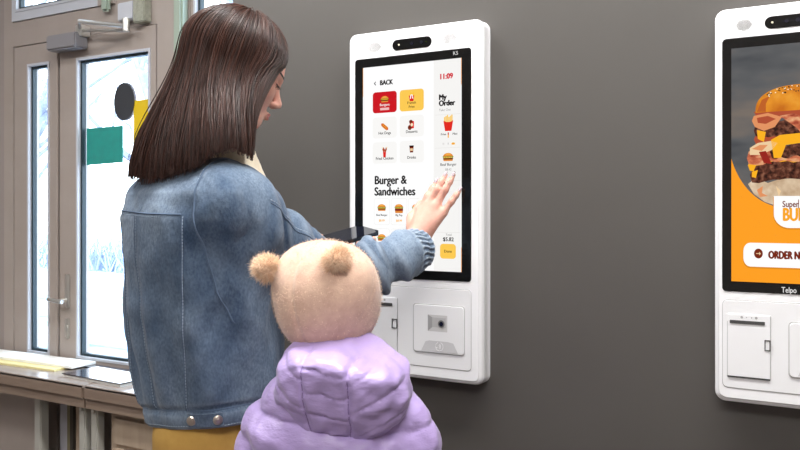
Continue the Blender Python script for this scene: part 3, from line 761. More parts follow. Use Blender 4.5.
    for i in range(70):
        x = r_.uniform(766, 845); top = 113-29*max(0, 1-((x-ax_)/50.5)**2)**.39
        y = top+r_.uniform(.8, 7); u, v = uv(x, y)
        t.oval(u, v, .0019, .0013, 'sesame' if i % 2 else 'sesameb', 14, n=7)
    # badge
    def badge(g_, m, l, d=0):
        pts = [(774-g_, 196), (774-g_, 214)]
        for i in range(9): a = R(90*i/8); pts.append((774-g_+16*(1-math.cos(a)), 214+(14+g_)*math.sin(a)))
        for i in range(9): a = R(90-90*i/8); pts.append((834+16*math.cos(a)+g_, 214+(14+g_)*math.sin(a)))
        pts += [(850+g_, 196)]
        L([(x, y+d) for x, y in pts], m, l)
    badge(.6, 'shadow', 15, 1); badge(0, 'white', 16)
    u, v = uv(782.5, 207); t.text('Super', u, v, .0125, 'brown', 17, .016, wide=.95)
    u0, v0 = uv(798.3, 208.5); u1, v1 = uv(799.1, 199.5); t.poly([(u0, v0), (u1, v0), (u1, v1), (u0, v1)], 'brown', 17)
    u, v = uv(782.7, 220.5); t.text('BURGER', u, v, .026, 'orangetxt', 17, .03, wide=.8)
    # order button
    ul, vt = uv(743.5, 242.5); _, vb = uv(743.5, 266.3)
    t.rr(ul-.001, .3207-(ul-.0458)-.0, vb-.0035, vt-.002, .018, 'shadow', 2); t.rr(ul, .3207-(ul-.0458), vb, vt, .018, 'white', 3)
    u, v = uv(758.5, 253.5); t.oval(u, v, .0112, .0105, 'brown', 4)
    t.poly([(u-.006, v-.0008), (u+.002, v-.0008), (u+.002, v-.004), (u+.0065, v), (u+.002, v+.004), (u+.002, v+.0008), (u-.006, v+.0008)], 'cream', 5)
    u, v = uv(768.5, 258.3); t.text('ORDER NOW', u, v, .0155, 'brown', 5, .045, wide=.8)
    u, v = uv(781.5, 292.6); t.text('Telpo', u, v+.0005, .0115, 'greybtn', 1, .01, wide=.95)
kiosk(-1.1735, .9881, 1, 1, 'white wall kiosk whose menu screen the woman touches', menu)
kiosk(-.2950, 1.0169, .705, .913, 'white wall kiosk at the right edge showing an orange burger advert', advert)

# ================================================================ WOMAN
WO = np.array([-1.230, -.541, 0.])
T = Frame(WO, 20)
Hc = P(236, 71, 1.70); Hd = Frame(Hc, 35, 20)
woman = root('person', tuple(WO), 'woman with long dark brown hair in a blue denim jacket touching the kiosk screen', 'person')
Rsh = T(.152, .015, 1.412); Lsh = T(-.158, 0, 1.415)
Rel = P(326, 283, 1.74); Rwr = P(419, 252, 1.90)
Lel = np.array([-1.36, -.40, 1.14]); Lwr = np.array([-1.13, -.31, 1.262])
def K(px, py, off):                     # point in front of the kiosk glass
    X, Z = onY(px, py, -.048-off); return np.array([X, -.048-off, Z])
fing = [  # knuckle, middle joint, end joint, tip (right hand spread on the glass)
    [K(420.5, 210, .027), K(428, 196, .022), K(432.5, 188.5, .0145), K(436.5, 181.5, .0075)],
    [K(428, 205.5, .028), K(437, 189.5, .023), K(441.5, 182, .0145), K(445.5, 175, .0075)],
    [K(436, 206, .027), K(445, 190, .022), K(449.5, 182, .014), K(453.5, 175, .0075)],
    [K(443.5, 212.5, .024), K(451.5, 201.5, .019), K(456, 195.5, .013), K(460, 190, .007)]]
frad = [(.0096, .0084, .0074, .0056), (.0098, .0086, .0076, .0058), (.0094, .0082, .0073, .0055), (.0084, .0074, .0065, .005)]
thumb = [K(412, 229, .034), K(412.5, 218, .022), K(418, 208, .013), K(421, 202, .009)]
Rw2 = K(417, 241, .052)
# phone held flat in the left hand
pA = np.array([-1.030, -.322, 1.315]); pL = np.array([.040, .150, .030]); pW = np.array([-.055, .035, .015])
pL = pL/np.linalg.norm(pL)*.152; pW = pW-pL*(pW@pL)/(pL@pL); pW = pW/np.linalg.norm(pW)*.074; pN = np.cross(pL, pW); pN /= np.linalg.norm(pN)
if pN[2] < 0: pN = -pN
ph = lambda a, b, c: pA+pL*a+pW*b+pN*c
lf = [[ph(.28+.04*i, .62, -.036), ph(.30+.15*i, .20, -.028), ph(.31+.15*i, -.12, -.018), ph(.31+.15*i, -.17, -.004)] for i in range(4)]
lthumb = [ph(.02, .8, -.034), ph(.10, 1.05, -.024), ph(.20, 1.13, -.012), ph(.28, 1.13, -.002)]
lfr = (.0095, .0086, .0076, .0062)
def chain(p, pts, rs, k=.006):
    d = None
    for a, b, ra, rb in zip(pts, pts[1:], rs, rs[1:]):
        c = cap(p, a, b, ra, rb); d = c if d is None else smin(d, c, k)
    return d
def head_sdf(p, H, k=1.0):
    q = H.loc(p)/k; qs = q.copy(); qs[:, 0] = np.abs(qs[:, 0])
    d = ell(q, (0, -.008, .035), (.073, .092, .080))
    d = smin(d, ell(q, (0, .028, -.02), (.060, .062, .075)), .03)
    d = smin(d, ell(q, (0, .055, -.082), (.026, .026, .022)), .03)        # chin
    d = smin(d, cap(qs, (.050, .0, -.055), (.018, .062, -.088), .016, .014), .025)  # jaw
    d = smin(d, cap(q, (0, .080, .020), (0, .076, .055), .012, .012), .03)  # brow
    d = smin(d, cap(qs, (.010, .082, .016), (.038, .066, .016), .009, .008), .014)
    d = smin(d, ell(qs, (.036, .060, -.022), (.018, .018, .016)), .02)   # cheek
    d = smax(d, -ell(qs, (.031, .086, .002), (.015, .012, .010)), .010)  # eye socket
    d = smin(d, cap(q, (0, .086, .008), (0, .105, -.029), .0058, .0082), .010)  # nose ridge
    d = smin(d, ell(q, (0, .106, -.032), (.0085, .0080, .0078)), .006)
    d = smin(d, ell(qs, (.0095, .098, -.037), (.007, .009, .006)), .006)  # nostril wings
    d = smin(d, cap(qs, (0, .0935, -.0585), (.016, .084, -.061), .0048, .0028), .006)  # upper lip
    d = smin(d, cap(qs, (0, .0915, -.0675), (.015, .083, -.065), .0056, .003), .006)  # lower lip
    d = smax(d, -cap(qs, (0, .100, -.063), (.019, .088, -.063), .0014, .0010), .003)   # mouth line
    d = smin(d, ell(qs, (.030, .0725, .002), (.0135, .0125, .0125)), .003)  # eyeball + lid
    e = ell(qs, (.074, -.012, -.005), (.006, .018, .030)); e = smax(e, -ell(qs, (.081, -.008, .0), (.005, .010, .017)), .004)
    d = smin(d, e, .006)
    return d*k
def hand_sdf(p, wrist, wr, fingers, rads, th, thr):
    d = None
    for f_, r_ in zip(fingers, rads):
        c = chain(p, f_, r_)
        c = np.minimum(c, ell(p, f_[1], (r_[1]*1.06,)*3)); d = c if d is None else np.minimum(d, c)
    pal = None
    for f_, r_ in zip(fingers, rads):
        c = cap(p, wrist, f_[0], wr*.72, r_[0]*1.25); pal = c if pal is None else smin(pal, c, .014)
    d = smin(d, pal, .006)
    d = smin(d, chain(p, th, thr), .008)
    return smin(d, cap(p, wrist*.75+th[0]*.25, th[1], wr*.6, thr[1]), .012)
nb = T(.0, -.01, 1.40)
def body_sdf(p):
    d = head_sdf(p, Hd)
    d = smin(d, cap(p, Hd(0, -.03, -.04), nb, .052, .060), .02)
    d = smin(d, ell(p, T(0, 0, 1.27), (.135, .088, .17), T.A), .06)
    d = smin(d, ell(p, T(.015, .03, 1.07), (.105, .080, .19), T.A), .05)
    dn = np.array([0, 0, -.03])
    d = smin(d, cap(p, nb+dn*.6, Rsh+dn, .042, .038), .03); d = smin(d, cap(p, nb+dn*.6, Lsh+dn, .042, .038), .03)
    d = smin(d, cap(p, Rsh+dn, Rel, .040, .038), .03); d = smin(d, cap(p, Rel, Rwr*.8+Rel*.2, .037, .029), .02); d = smin(d, cap(p, Rwr*.8+Rel*.2, Rw2, .029, .0235), .02)
    d = smin(d, cap(p, Lsh+dn, Lel, .038, .037), .03); d = smin(d, cap(p, Lel, Lwr, .036, .026), .02)
    for s in (-1, 1):
        d = smin(d, cap(p, T(.02+.060*s, .03, .90), T(.02+.070*s, .028, .50), .062, .046), .04)
        d = smin(d, cap(p, T(.02+.070*s, .028, .50), T(.02+.075*s, 0, .09), .046, .034), .02)
        d = smin(d, cap(p, T(.02+.075*s, -.02, .05), T(.02+.085*s, .13, .035), .034, .026), .02)
    h = hand_sdf(p, Rw2, .030, fing, frad, thumb, (.013, .0115, .0095, .007))
    d = smin(d, h, .012)
    h = hand_sdf(p, Lwr, .030, lf, [lfr]*4, lthumb, (.012, .0105, .009, .007))
    return smin(d, h, .012)
v, f = sdf_mesh(body_sdf, (-1.62, -.86, 0), (-.74, -.03, 1.86), .0034)
v = relax(v, f, 1, .4)
link_mesh('body', v, f, M['skin'], woman, smooth=True)
# lips, eyes, lashes, brows
def conform(u, w, ff, f0=.13):
    """point on the face at lateral u, height w"""
    s = Hd(u, .02, w); pt, d = march(ff, s, Hd.dir(0, 1, 0), .14, 200); return pt
mb = MB()
hf = lambda p: head_sdf(p, Hd)
for rowz in ((-.0562, -.0625), (-.0638, -.0705)):
    n = 12; g_ = []
    for i in range(n+1):
        u = -.0165+.033*i/n; k = 1-abs(u/.0175)**2
        zc = (rowz[0]+rowz[1])/2*0+(-.0632); z0 = zc+(rowz[0]-zc)*k; z1 = zc+(rowz[1]-zc)*k
        for w in np.linspace(z0, z1, 5): g_.append(conform(u, w, hf)+Hd.dir(0, .0009, 0))
    fs = [(i*5+j, i*5+j+1, (i+1)*5+j+1, (i+1)*5+j) for i in range(n) for j in range(4)]; mb.add(g_, fs)
mb.build('lips', M['lips'], woman, smooth=True)
for s in (-1, 1):
    mb = MB(); c = Hd(.030*s, .0725, .002)
    pts = []; n = 10
    for i in range(n+1):
        a = R(-60+120*i/n); pts.append(Hd(.030*s+.0150*math.sin(a), .0725+.0135*math.cos(a), .0005-.003*math.cos(a)))
    mb.tube(pts, .0011, 6)
    for i in range(1, n): 
        b = pts[i]; dv = (b-c)/np.linalg.norm(b-c); mb.tube([b, b+dv*.006+Hd.dir(0, 0, -.002), b+dv*.009+Hd.dir(0, .001, .000)], [.0005, .0004, .0001], 4)
    mb.build('eyelashes', M['lash'], woman)
    mb = MB(); pts = [conform((.014+.034*i/8)*s, .021+.004*math.sin(i/8*2.6), hf) for i in range(9)]
    mb.tube(pts, [.0015]+[.0022]*5+[.0016, .0012, .0006], 6); mb.build('eyebrow', M['hair'], woman)
# fingernails on the right hand
for f_, r_ in zip(fing, frad):
    dv = f_[3]-f_[2]; dv /= np.linalg.norm(dv); nrm = np.array([0, -1., 0]); nrm -= dv*(nrm@dv); nrm /= np.linalg.norm(nrm); sd = np.cross(dv, nrm)
    mb = MB(); g_ = []
    for i in range(6):
        for j in range(5):
            b = (j-2)/2*.9; w = r_[3]*.85*(1 if i < 4 else (.85 if i == 4 else .5))
            g_.append(f_[3]+dv*(-.005+.0026*i)+sd*w*math.sin(b)+nrm*(r_[3]*.98*math.cos(b)+.0006-(.0009*max(0, i-3))))
    mb.add(g_, [(i*5+j, i*5+j+1, (i+1)*5+j+1, (i+1)*5+j) for i in range(5) for j in range(4)])
    mb.build('fingernail', M['nail'], woman, smooth=True)

# jacket
zs = [.94, .975, 1.02, 1.10, 1.20, 1.30, 1.38, 1.43, 1.47, 1.51]
aw = [.170, .170, .170, .172, .178, .187, .190, .178, .142, .085]
bw = [.134, .134, .138, .142, .142, .136, .126, .116, .100, .065]
fy = [.060, .057, .050, .042, .030, .018, .010, .014, .026, .04]
def torso_sdf(p):
    q = T.loc(p); z = q[:, 2]
    a = np.interp(z, zs, aw); b = np.interp(z, zs, bw); c = np.interp(z, zs, fy)
    x = np.abs(q[:, 0])/a; y = np.abs(q[:, 1]-c)/b
    return ((x**2.3+y**2.3)**(1/2.3)-1)*np.minimum(a, b)
def sleeve_sdf(p, sh, el_, wr, rr):
    d = cap(p, sh, el_, rr[0], rr[1]); d = smin(d, cap(p, el_, wr, rr[1], rr[2]), .03)
    return d
def folds(p, a, b, amp, freq, ph=0):
    ab = b-a; L = np.linalg.norm(ab); t = ((p-a)@ab)/L; q = (p-a)-t[:, None]*(ab/L)
    ang = np.arctan2(q[:, 2], q@np.cross(ab/L, [0, 0, 1]))
    w_ = t*freq+ph+1.5*np.sin(ang+ph)+1.1*wav(p, 16, ph)
    return (amp*np.sin(w_)+amp*.9*(1-np.abs(np.sin(w_*.5+.7*np.sin(ang*2)))**.55)+amp*.35*np.sin(w_*2.3+ang*2))*np.clip(np.sin(np.clip(t/L, 0, 1)*math.pi), .15, 1)
Rcf = P(411, 252.5, 1.885)
ud = (Rcf-Rel)/np.linalg.norm(Rcf-Rel)
def jacket_raw(p, wr=True):
    d = torso_sdf(p)
    sR = sleeve_sdf(p, Rsh+np.array([0, 0, -.01]), Rel+np.array([0, 0, -.004]), Rcf, (.070, .070, .056))
    sR = smax(sR, (p-Rcf)@ud-.002, .004)
    sL = sleeve_sdf(p, Lsh+np.array([0, 0, -.01]), Lel, Lwr*.9+Lel*.1, (.070, .058, .042))
    d = smin(d, cap(p, T(.05, .02, 1.452), T(.135, .02, 1.425), .050, .056), .04)
    d = smin(d, sR, .055); d = smin(d, sL, .03)
    q = T.loc(p)
    d = smax(d, (q[:, 2]-1.515), .01)
    return d
def jacket_sdf(p):
    d = jacket_raw(p)
    if wrinkle:
        q = T.loc(p); z = q[:, 2]
        wr = np.clip(1-np.abs(z-1.15)/.5, 0, 1)
        dt = .0032*wav(p, 13, .7)+.0032*wav(p, 30, 1.9)+.0016*wav(p, 62, .4)
        # drape folds fanning from the armhole down the back
        ang = np.arctan2(q[:, 0], -q[:, 1])
        dt += .0062*np.sin(ang*9+z*11+1.2*wav(p, 6, 2))*np.clip((1.36-z)/.2, 0, 1)*np.clip((z-.97)/.08, 0, 1)
        d = d+dt
        near = np.exp(-(np.maximum(cap(p, Rsh, Rel, .07, .065), 0)/.02)**2)
        d = d+near*folds(p, Rsh, Rel, .0095, 52, .4)
        near = np.exp(-(np.maximum(cap(p, Rel, Rcf, .065, .055), 0)/.02)**2)
        d = d+near*folds(p, Rel, Rcf, .0105, 68, 1.7)
    # hem band
    q = T.loc(p); z = q[:, 2]-HT*q[:, 0]
    d = d+.0055*np.clip(1-np.abs(z-1.0)/.010, 0, 1)-.002*np.clip(1-np.abs(z-.978)/.016, 0, 1)
    d = smax(d, .962-z, .004)
    # neck opening
    d = smax(d, -cap(p, T(.01, .03, 1.40), Hd(0, -.02, -.05), .056, .066), .008)
    return d
wrinkle = True; HT = .13
v, f = sdf_mesh(jacket_sdf, (-1.62, -.88, .93), (-.78, -.04, 1.56), .0042)
v = relax(v, f, 1, .5)
jk = link_mesh('denim_jacket', v, f, M['denim'], woman, smooth=True)
# gathered cuffs
def cuff(px0, px1, r0, r1, lab=None):
    ab = px1-px0; L = np.linalg.norm(ab); u = ab/L; s1 = np.cross(u, [0, 0, 1]); s1 /= np.linalg.norm(s1); s2 = np.cross(u, s1)
    def fn(p):
        q = p-px0; t = q@u; x = q@s1; y = q@s2; a = np.arctan2(y, x)
        r = np.interp(t, [0, L*.3, L*.38, L*.8, L], [r0, r0*1.02, r0*.955, r1*1.02, r1])+.0030*np.sin(a*24+3*np.sin(t*90))*np.sin(np.clip(t/L, 0, 1)*math.pi)**.5+.0014*np.sin(t*260+2*np.sin(3*a))
        d = np.hypot(x, y)-r; d = smax(d, -t, .004); d = smax(d, t-L, .005)
        return smax(d, -(np.hypot(x, y)-r1*.80+10*np.clip(L*.35-t, 0, 1)), .003)
    lo = np.minimum(px0, px1)-r0*1.4; hi = np.maximum(px0, px1)+r0*1.4
    v, f = sdf_mesh(fn, lo, hi, .0026); return link_mesh('cuff', v, f, M['denim'], jk, smooth=True)
ud = (Rcf-Rel)/np.linalg.norm(Rcf-Rel)
cuff(Rcf-ud*.022, P(421, 247, 1.915), .0530, .0455)
ud2 = (Lwr-Lel)/np.linalg.norm(Lwr-Lel); cuff(Lwr-ud2*.04, Lwr+ud2*.005, .043, .037)
# seams
wrinkle = True
jt = lambda p: np.maximum(jacket_sdf(p), -10)
def seam(pts, r=.0016, m='thread', nm='seam', pair=True):
    mb = MB(); mb.tube(pts, r*1.15, 5, 0); o = mb.build(nm, M['threadd'], jk); return o
def stitches(pts, off, m='thread'):
    mb = MB(); pts = [np.array(p)+off for p in pts]
    L = [0]; 
    for a, b in zip(pts, pts[1:]): L.append(L[-1]+np.linalg.norm(b-a))
    n = int(L[-1]/.006); arr = np.array(pts)
    at = lambda s: np.array([np.interp(s, L, arr[:, i]) for i in range(3)])
    for i in range(n): mb.tube([at(i*.006), at(i*.006+.004)], .0008, 4, cap=False)
    mb.build('stitching', M[m], jk)
def torso_line(fn, n=40):
    out = []
    for i in range(n+1):
        r_, f_, z_ = fn(i/n)[:3]; a = fn(i/n)[3]
        z_ = z_+HT*.15*math.sin(a)*max(0, min(1, (1.12-z_)/.1)); c = T(0, np.interp(z_, zs, fy), z_); dd_ = T.dir(math.sin(a), -math.cos(a), 0); pt, d = march(lambda p_: -jacket_sdf(p_), c+dd_*.34, -dd_, .34, 240); out.append(pt-d*.0005)
    return out
yoke = torso_line(lambda t: (0, 0, 1.392+.004*math.cos(t*3), R(-66+123*t))); seam(yoke); stitches(yoke, np.array([-.001, -.001, -.006]))
for a0, a1 in ((-40, -26), (4, 8), (58, 46)):
    ln = torso_line(lambda t: (0, 0, 1.385-.385*t, R(a0+(a1-a0)*t))); seam(ln, .0012); stitches(ln, T.dir(.005, -.001, 0))
hemtop = torso_line(lambda t: (0, 0, 1.000, R(-80+175*t)), 60); seam(hemtop, .0012); stitches(hemtop, np.array([0, 0, -.006]))
hemb = torso_line(lambda t: (0, 0, .970, R(-80+175*t)), 60); stitches(hemb, np.array([0, 0, 0]))
def ringline(c, ax, a0, a1, n=44, far=.2):
    ax = ax/np.linalg.norm(ax); e1 = np.cross(ax, [0, 0, 1]); e1 /= np.linalg.norm(e1); e2 = np.cross(ax, e1); out = []
    for i in range(n+1):
        a = R(a0+(a1-a0)*i/n); pt, d = march(jacket_sdf, c, e1*math.cos(a)+e2*math.sin(a), far, 200); out.append(pt+d*.0005)
    return out
axs = T.dir(1, .25, .12); cS = T(.152, .0, 1.37)
arm = ringline(cS, axs, -100, 100); seam(arm, .0018); stitches(arm, T.dir(-.006, 0, .001))
sl = []
for i in range(30):
    t = i/29; c = Rsh+(Rel-Rsh)*(.12+.95*t)
    pt, d = march(jacket_sdf, c, np.cross(Rel-Rsh, T.dir(-.3, .1, 1)), .2, 160); sl.append(pt+d*.0005)
seam(sl, .0012); stitches(sl, np.array([0, 0, .006]))
# side tab with two buttons on the hem
tabm = MB(); top = torso_line(lambda t: (0, 0, .995, R(46+24*t)), 14); bot = torso_line(lambda t: (0, 0, .970, R(46+24*t)), 14)
nout = [((t_-T(0, .03, .98))*np.array([1, 1, 0])) for t_ in top]; nout = [n_/np.linalg.norm(n_) for n_ in nout]
vv = [p_+n_*.004 for p_, n_ in zip(top, nout)]+[p_+n_*.004 for p_, n_ in zip(bot, nout)]; vv += [p_-n_*.001 for p_, n_ in zip(top, nout)]+[p_-n_*.001 for p_, n_ in zip(bot, nout)]
n = 15; fs = [(i, i+1, n+i+1, n+i) for i in range(n-1)]+[(i, 2*n+i, 2*n+i+1, i+1) for i in range(n-1)]+[(n+i, n+i+1, 3*n+i+1, 3*n+i) for i in range(n-1)]+[(0, n, 3*n, 2*n), (n-1, 2*n+n-1, 3*n+n-1, 2*n-1)]
tabm.add(vv, fs); tb = tabm.build('hem_tab', M['denim'], jk)
for i in (2, 12):
    c = (top[i]+bot[i])/2+nout[i]*.004; b_ = MB(); b_.tube([c, c+nout[i]*.002, c+nout[i]*.0035], [.0095, .0092, .006], 18); b_.tube([c+nout[i]*.003, c+nout[i]*.005], [.004, .003], 10)
    b_.build('button', M['brass'], jk, label='round silver-coloured metal button')
# chest pocket flap and collar
fl = MB(); c = P(291, 199, 1.66); 
def collar_sdf(p):
    q = T.loc(p); a = np.arctan2(q[:, 0]-.015, q[:, 1]-.038); r = np.hypot(q[:, 0]-.015, (q[:, 1]-.038)); z = q[:, 2]
    zc = 1.500+.012*np.clip(-np.cos(a), -1, 1)
    rr = .076+(1.54-z)*.42
    d = np.abs(r-rr)-.007; return smax(d, np.abs(z-zc)-.030, .008)
v, f = sdf_mesh(lambda p: collar_sdf(p)+.0032*wav(p, 170), T(0, 0, 1.48)-.2, T(0, 0, 1.48)+.2, .004)
link_mesh('collar', v, f, M['sherpa'], jk, smooth=True, label='cream fleece collar lining')
pf = []
for i in range(9):
    for j in range(6):
        c0_ = T(.085+.008*i, .0, 1.355-.009*j-(.010*(1-abs(i-4)/4) if j == 5 else 0)); pt, d = march(jacket_raw, c0_, T.dir(0, 1, 0), .3, 120); pf.append(pt+d*.006)
fl.add(pf, [(i*6+j, i*6+j+1, (i+1)*6+j+1, (i+1)*6+j) for i in range(8) for j in range(5)])
fo = fl.build('pocket_flap', M['denim'], jk, smooth=True); sm = fo.modifiers.new('s', 'SOLIDIFY'); sm.thickness = .004; sm.offset = 0

# trousers
def trousers_sdf(p):
    q = T.loc(p)
    d = ell(q, (.02, .035, .93), (.128, .112, .14)); 
    for s in (-1, 1):
        c = cap(q, (.02+.060*s, .03, .88), (.02+.070*s, .03, .48), .078, .062); c = smin(c, cap(q, (.02+.070*s, .03, .48), (.02+.077*s, 0, .09), .062, .050), .03)
        d = smin(d, c, .025)
    d = d+.003*wav(p, 26, .3)+.002*wav(p, 60, 1)
    return smax(smax(d, .075-q[:, 2], .004), q[:, 2]-1.01, .01)
v, f = sdf_mesh(trousers_sdf, (-1.55, -.83, .05), (-.95, -.27, 1.04), .007)
tro = link_mesh('trousers', relax(v, f, 1), f, M['mustard'], woman, smooth=True)
for s in (-1, 1):
    sh = lambda p, s=s: smax(smin(cap(T.loc(p), (.02+.077*s, -.03, .045), (.02+.09*s, .15, .035), .046, .038), cap(T.loc(p), (.02+.077*s, -.01, .05), (.02+.077*s, -.01, .11), .05, .048), .03), .003-p[:, 2], .004)
    v, f = sdf_mesh(sh, T(.02+.085*s, .05, .06)-.2, T(.02+.085*s, .05, .06)+.2, .006); link_mesh('shoe', v, f, M['shoe'], woman, smooth=True)

# hair
keys = [(40, 250, 150, 1.62), (54, 252, 155, 1.60), (70, 250, 155, 1.575), (92, 234, 147, 1.545), (112, 214, 154, 1.54), (132, 190, 169, 1.55), (152, 162, 178, 1.57), (172, 141, 179, 1.60), (190, 132, 176, 1.65),
        (215, 134, 172, 1.72), (245, 155, 168, 1.80), (280, 205, 158, 1.84), (322, 240, 150, 1.83)]
kph = [k[0] for k in keys]; kend = np.array([P(*k[1:]) for k in keys])
def hair_pt(ph, t, off=0., lift=0., tip=0.):
    fr_ = max(0., min(1., (85-ph)/45))
    """ph azimuth from the face, t 0..1 crown to tip"""
    end = np.array([np.interp(ph, kph, kend[:, i]) for i in range(3)]); a = R(ph)
    ra, rb, rc = .0865+off, .1060+off, .0915+off
    te = .42
    front = max(0, math.cos(a))
    def top(s):
        el_ = R(86*(1-s)-12*s*(1-front))
        a = R(ph-19*fr_*max(0, 1-s)**.4)
        x = ra*math.sin(a)*math.cos(el_); y = -.010+rb*math.cos(a)*math.cos(el_)*(1); z = .030+rc*math.sin(el_)
        return Hd(x, y, z)
    if t <= te: return top(t/te)
    e0 = top(1.0); d0 = (top(1.0)-top(.93)); d0 /= np.linalg.norm(d0)
    u = (t-te)/(1-te); L = np.linalg.norm(end-e0)
    c = P(0, 0, 1)*0
    cen = Hd(0, -.01, 0); o_ = end-cen; o_[2] = 0; o_ /= np.linalg.norm(o_)+1e-9
    end = end+o_*off+np.array([0, 0, -tip])
    fr_ = max(0., min(1., (85-ph)/45)); b1 = e0+d0*L*(.38-.26*fr_)+(end-e0)*.15*fr_; b2 = end+np.array([0, 0, .36*L])*(.8+.35*fr_)+(e0-end)*.12*(1-fr_)
    return (1-u)**3*e0+3*(1-u)**2*u*b1+3*(1-u)*u*u*b2+u**3*end
mb = MB(); NS, NT = 80, 34
for i in range(NS+1):
    p_ = 42+280*i/NS
    for j in range(NT+1): mb.v.append(tuple(hair_pt(p_, j/NT, -.004+.0015*math.sin(i*1.7)*(j/NT), 0, 0)))
mb.f = [(i*(NT+1)+j, i*(NT+1)+j+1, (i+1)*(NT+1)+j+1, (i+1)*(NT+1)+j) for i in range(NS) for j in range(NT)]
mb.m = [0]*len(mb.f)
hair = mb.build('hair', M['hair'], woman, smooth=True)
sm = hair.modifiers.new('s', 'SOLIDIFY'); sm.thickness = .012; sm.offset = 1 if False else 0
mb = MB()
for i in range(2600):
    p_ = rng.uniform(41, 322) if i % 3 else rng.uniform(41, 200)
    off = abs(rng.normal(0, .0040))+.001; t1 = rng.uniform(.93, 1.0) if rng.rand() < .6 else 1.
    j0 = rng.uniform(-7, 7); amp = rng.uniform(-1.8, 1.8); tip = rng.uniform(-.006, .012)
    ts = np.linspace(rng.uniform(0.02, .2), t1, 20)
    pts = [hair_pt(min(326, max(40, p_+j0*(t*t)+amp*math.sin(t*7+i))), t, off+.003*math.sin(t*5+i)*t, 0, tip) for t in ts]
    r0 = rng.uniform(.0007, .0016); rs = [r0*(1-.75*max(0, (k-13)/7)) for k in range(20)]
    mb.tube(pts, rs, 3, 0 if rng.rand() < .55 else 1, cap=False)
# loose hairs at the front edge
link_mesh('hair_strands', mb.v, mb.f, [M['hair'], M['hair2']], hair, midx=mb.m, smooth=True)

# phone in the left hand (a thing of its own)
phn = root('smartphone', tuple(ph(.5, .5, 0)), 'black smartphone lying flat in the woman\'s other hand above the sleeve', 'phone')
def pbox(a0, a1, b0, b1, c0, c1, bev):
    bm = bmesh.new(); bmesh.ops.create_cube(bm, size=1); Lx, Wx_ = .152, .074
    for v_ in bm.verts: v_.co = Vector(((a0+a1)/2*Lx+v_.co.x*(a1-a0)*Lx, (b0+b1)/2*Wx_+v_.co.y*(b1-b0)*Wx_, (c0+c1)/2+v_.co.z*(c1-c0)))
    ve = [e for e in bm.edges if abs((e.verts[0].co-e.verts[1].co).z) > 1e-4]
    bmesh.ops.bevel(bm, geom=ve, offset=bev, segments=4, affect='EDGES')
    eL, eW = pL/.152, pW/.074
    vs = [tuple(pA+eL*v_.co.x+eW*v_.co.y+pN*v_.co.z) for v_ in bm.verts]; fs = [[v_.index for v_ in f_.verts] for f_ in bm.faces]; bm.free(); m_ = MB(); m_.add(vs, fs); return m_
pbox(0, 1, 0, 1, -.0045, .0035, .010).build('phone_case', M['phoneblk'], phn)
pbox(.015, .985, .03, .97, .0036, .0042, .008).build('phone_screen', M['phonescr'], phn)

# ================================================================ CHILD
CO = P(338, 208, 1.42); CO[2] = 0
Cb = Frame(CO, -22); HcC = P(330, 303, 1.43); Ch = Frame(HcC, 2, 3)
child = root('person', tuple(CO), 'small child in a lilac puffer jacket and beige hat with fur pompoms, seen from behind', 'person')
cz = HcC[2]
def cbody(p):
    d = head_sdf(p, Ch, .86)
    d = smin(d, cap(p, Ch(0, -.02, -.05), Cb(0, 0, cz-.17), .045, .048), .02)
    d = smin(d, ell(p, Cb(0, 0, .90), (.105, .075, .20), Cb.A), .05)
    d = smin(d, ell(p, Cb(0, 0, .68), (.105, .08, .14), Cb.A), .04)
    for s in (-1, 1):
        d = smin(d, cap(p, Cb(.04*s, 0, 1.03), Cb(.115*s, 0, 1.015), .036, .036), .03)
        d = smin(d, cap(p, Cb(.12*s, 0, 1.01), Cb(.152*s, .02, .82), .034, .03), .02); d = smin(d, cap(p, Cb(.152*s, .02, .82), Cb(.14*s, .13, .70), .028, .021), .02)
        d = smin(d, cap(p, Cb(.06*s, 0, .62), Cb(.065*s, .01, .34), .062, .043), .03); d = smin(d, cap(p, Cb(.065*s, .01, .34), Cb(.07*s, 0, .06), .040, .028), .02)
        d = smin(d, cap(p, Cb(.07*s, -.01, .045), Cb(.075*s, .09, .035), .028, .022), .02)
        hw = Cb(.14*s, .13, .70)
        fg = [[hw+Cb.dir((.018-.012*i)*s*-1, .018, -.045), hw+Cb.dir((.020-.0135*i)*s*-1, .030, -.062), hw+Cb.dir((.020-.0135*i)*s*-1, .030, -.076), hw+Cb.dir((.019-.0135*i)*s*-1, .022, -.086)] for i in range(4)]
        tt = [hw+Cb.dir(-.018*s, .014, -.012), hw+Cb.dir(-.030*s, .028, -.028), hw+Cb.dir(-.032*s, .036, -.042), hw+Cb.dir(-.030*s, .040, -.052)]
        d = smin(d, hand_sdf(p, hw, .022, fg, [(.0075, .007, .0062, .005)]*4, tt, (.009, .008, .007, .0055)), .01)
    return d
v, f = sdf_mesh(cbody, CO+np.array([-.26, -.24, 0]), CO+np.array([.26, .26, 1.40]), .0042)
link_mesh('body', relax(v, f, 1, .4), f, M['skin'], child, smooth=True)
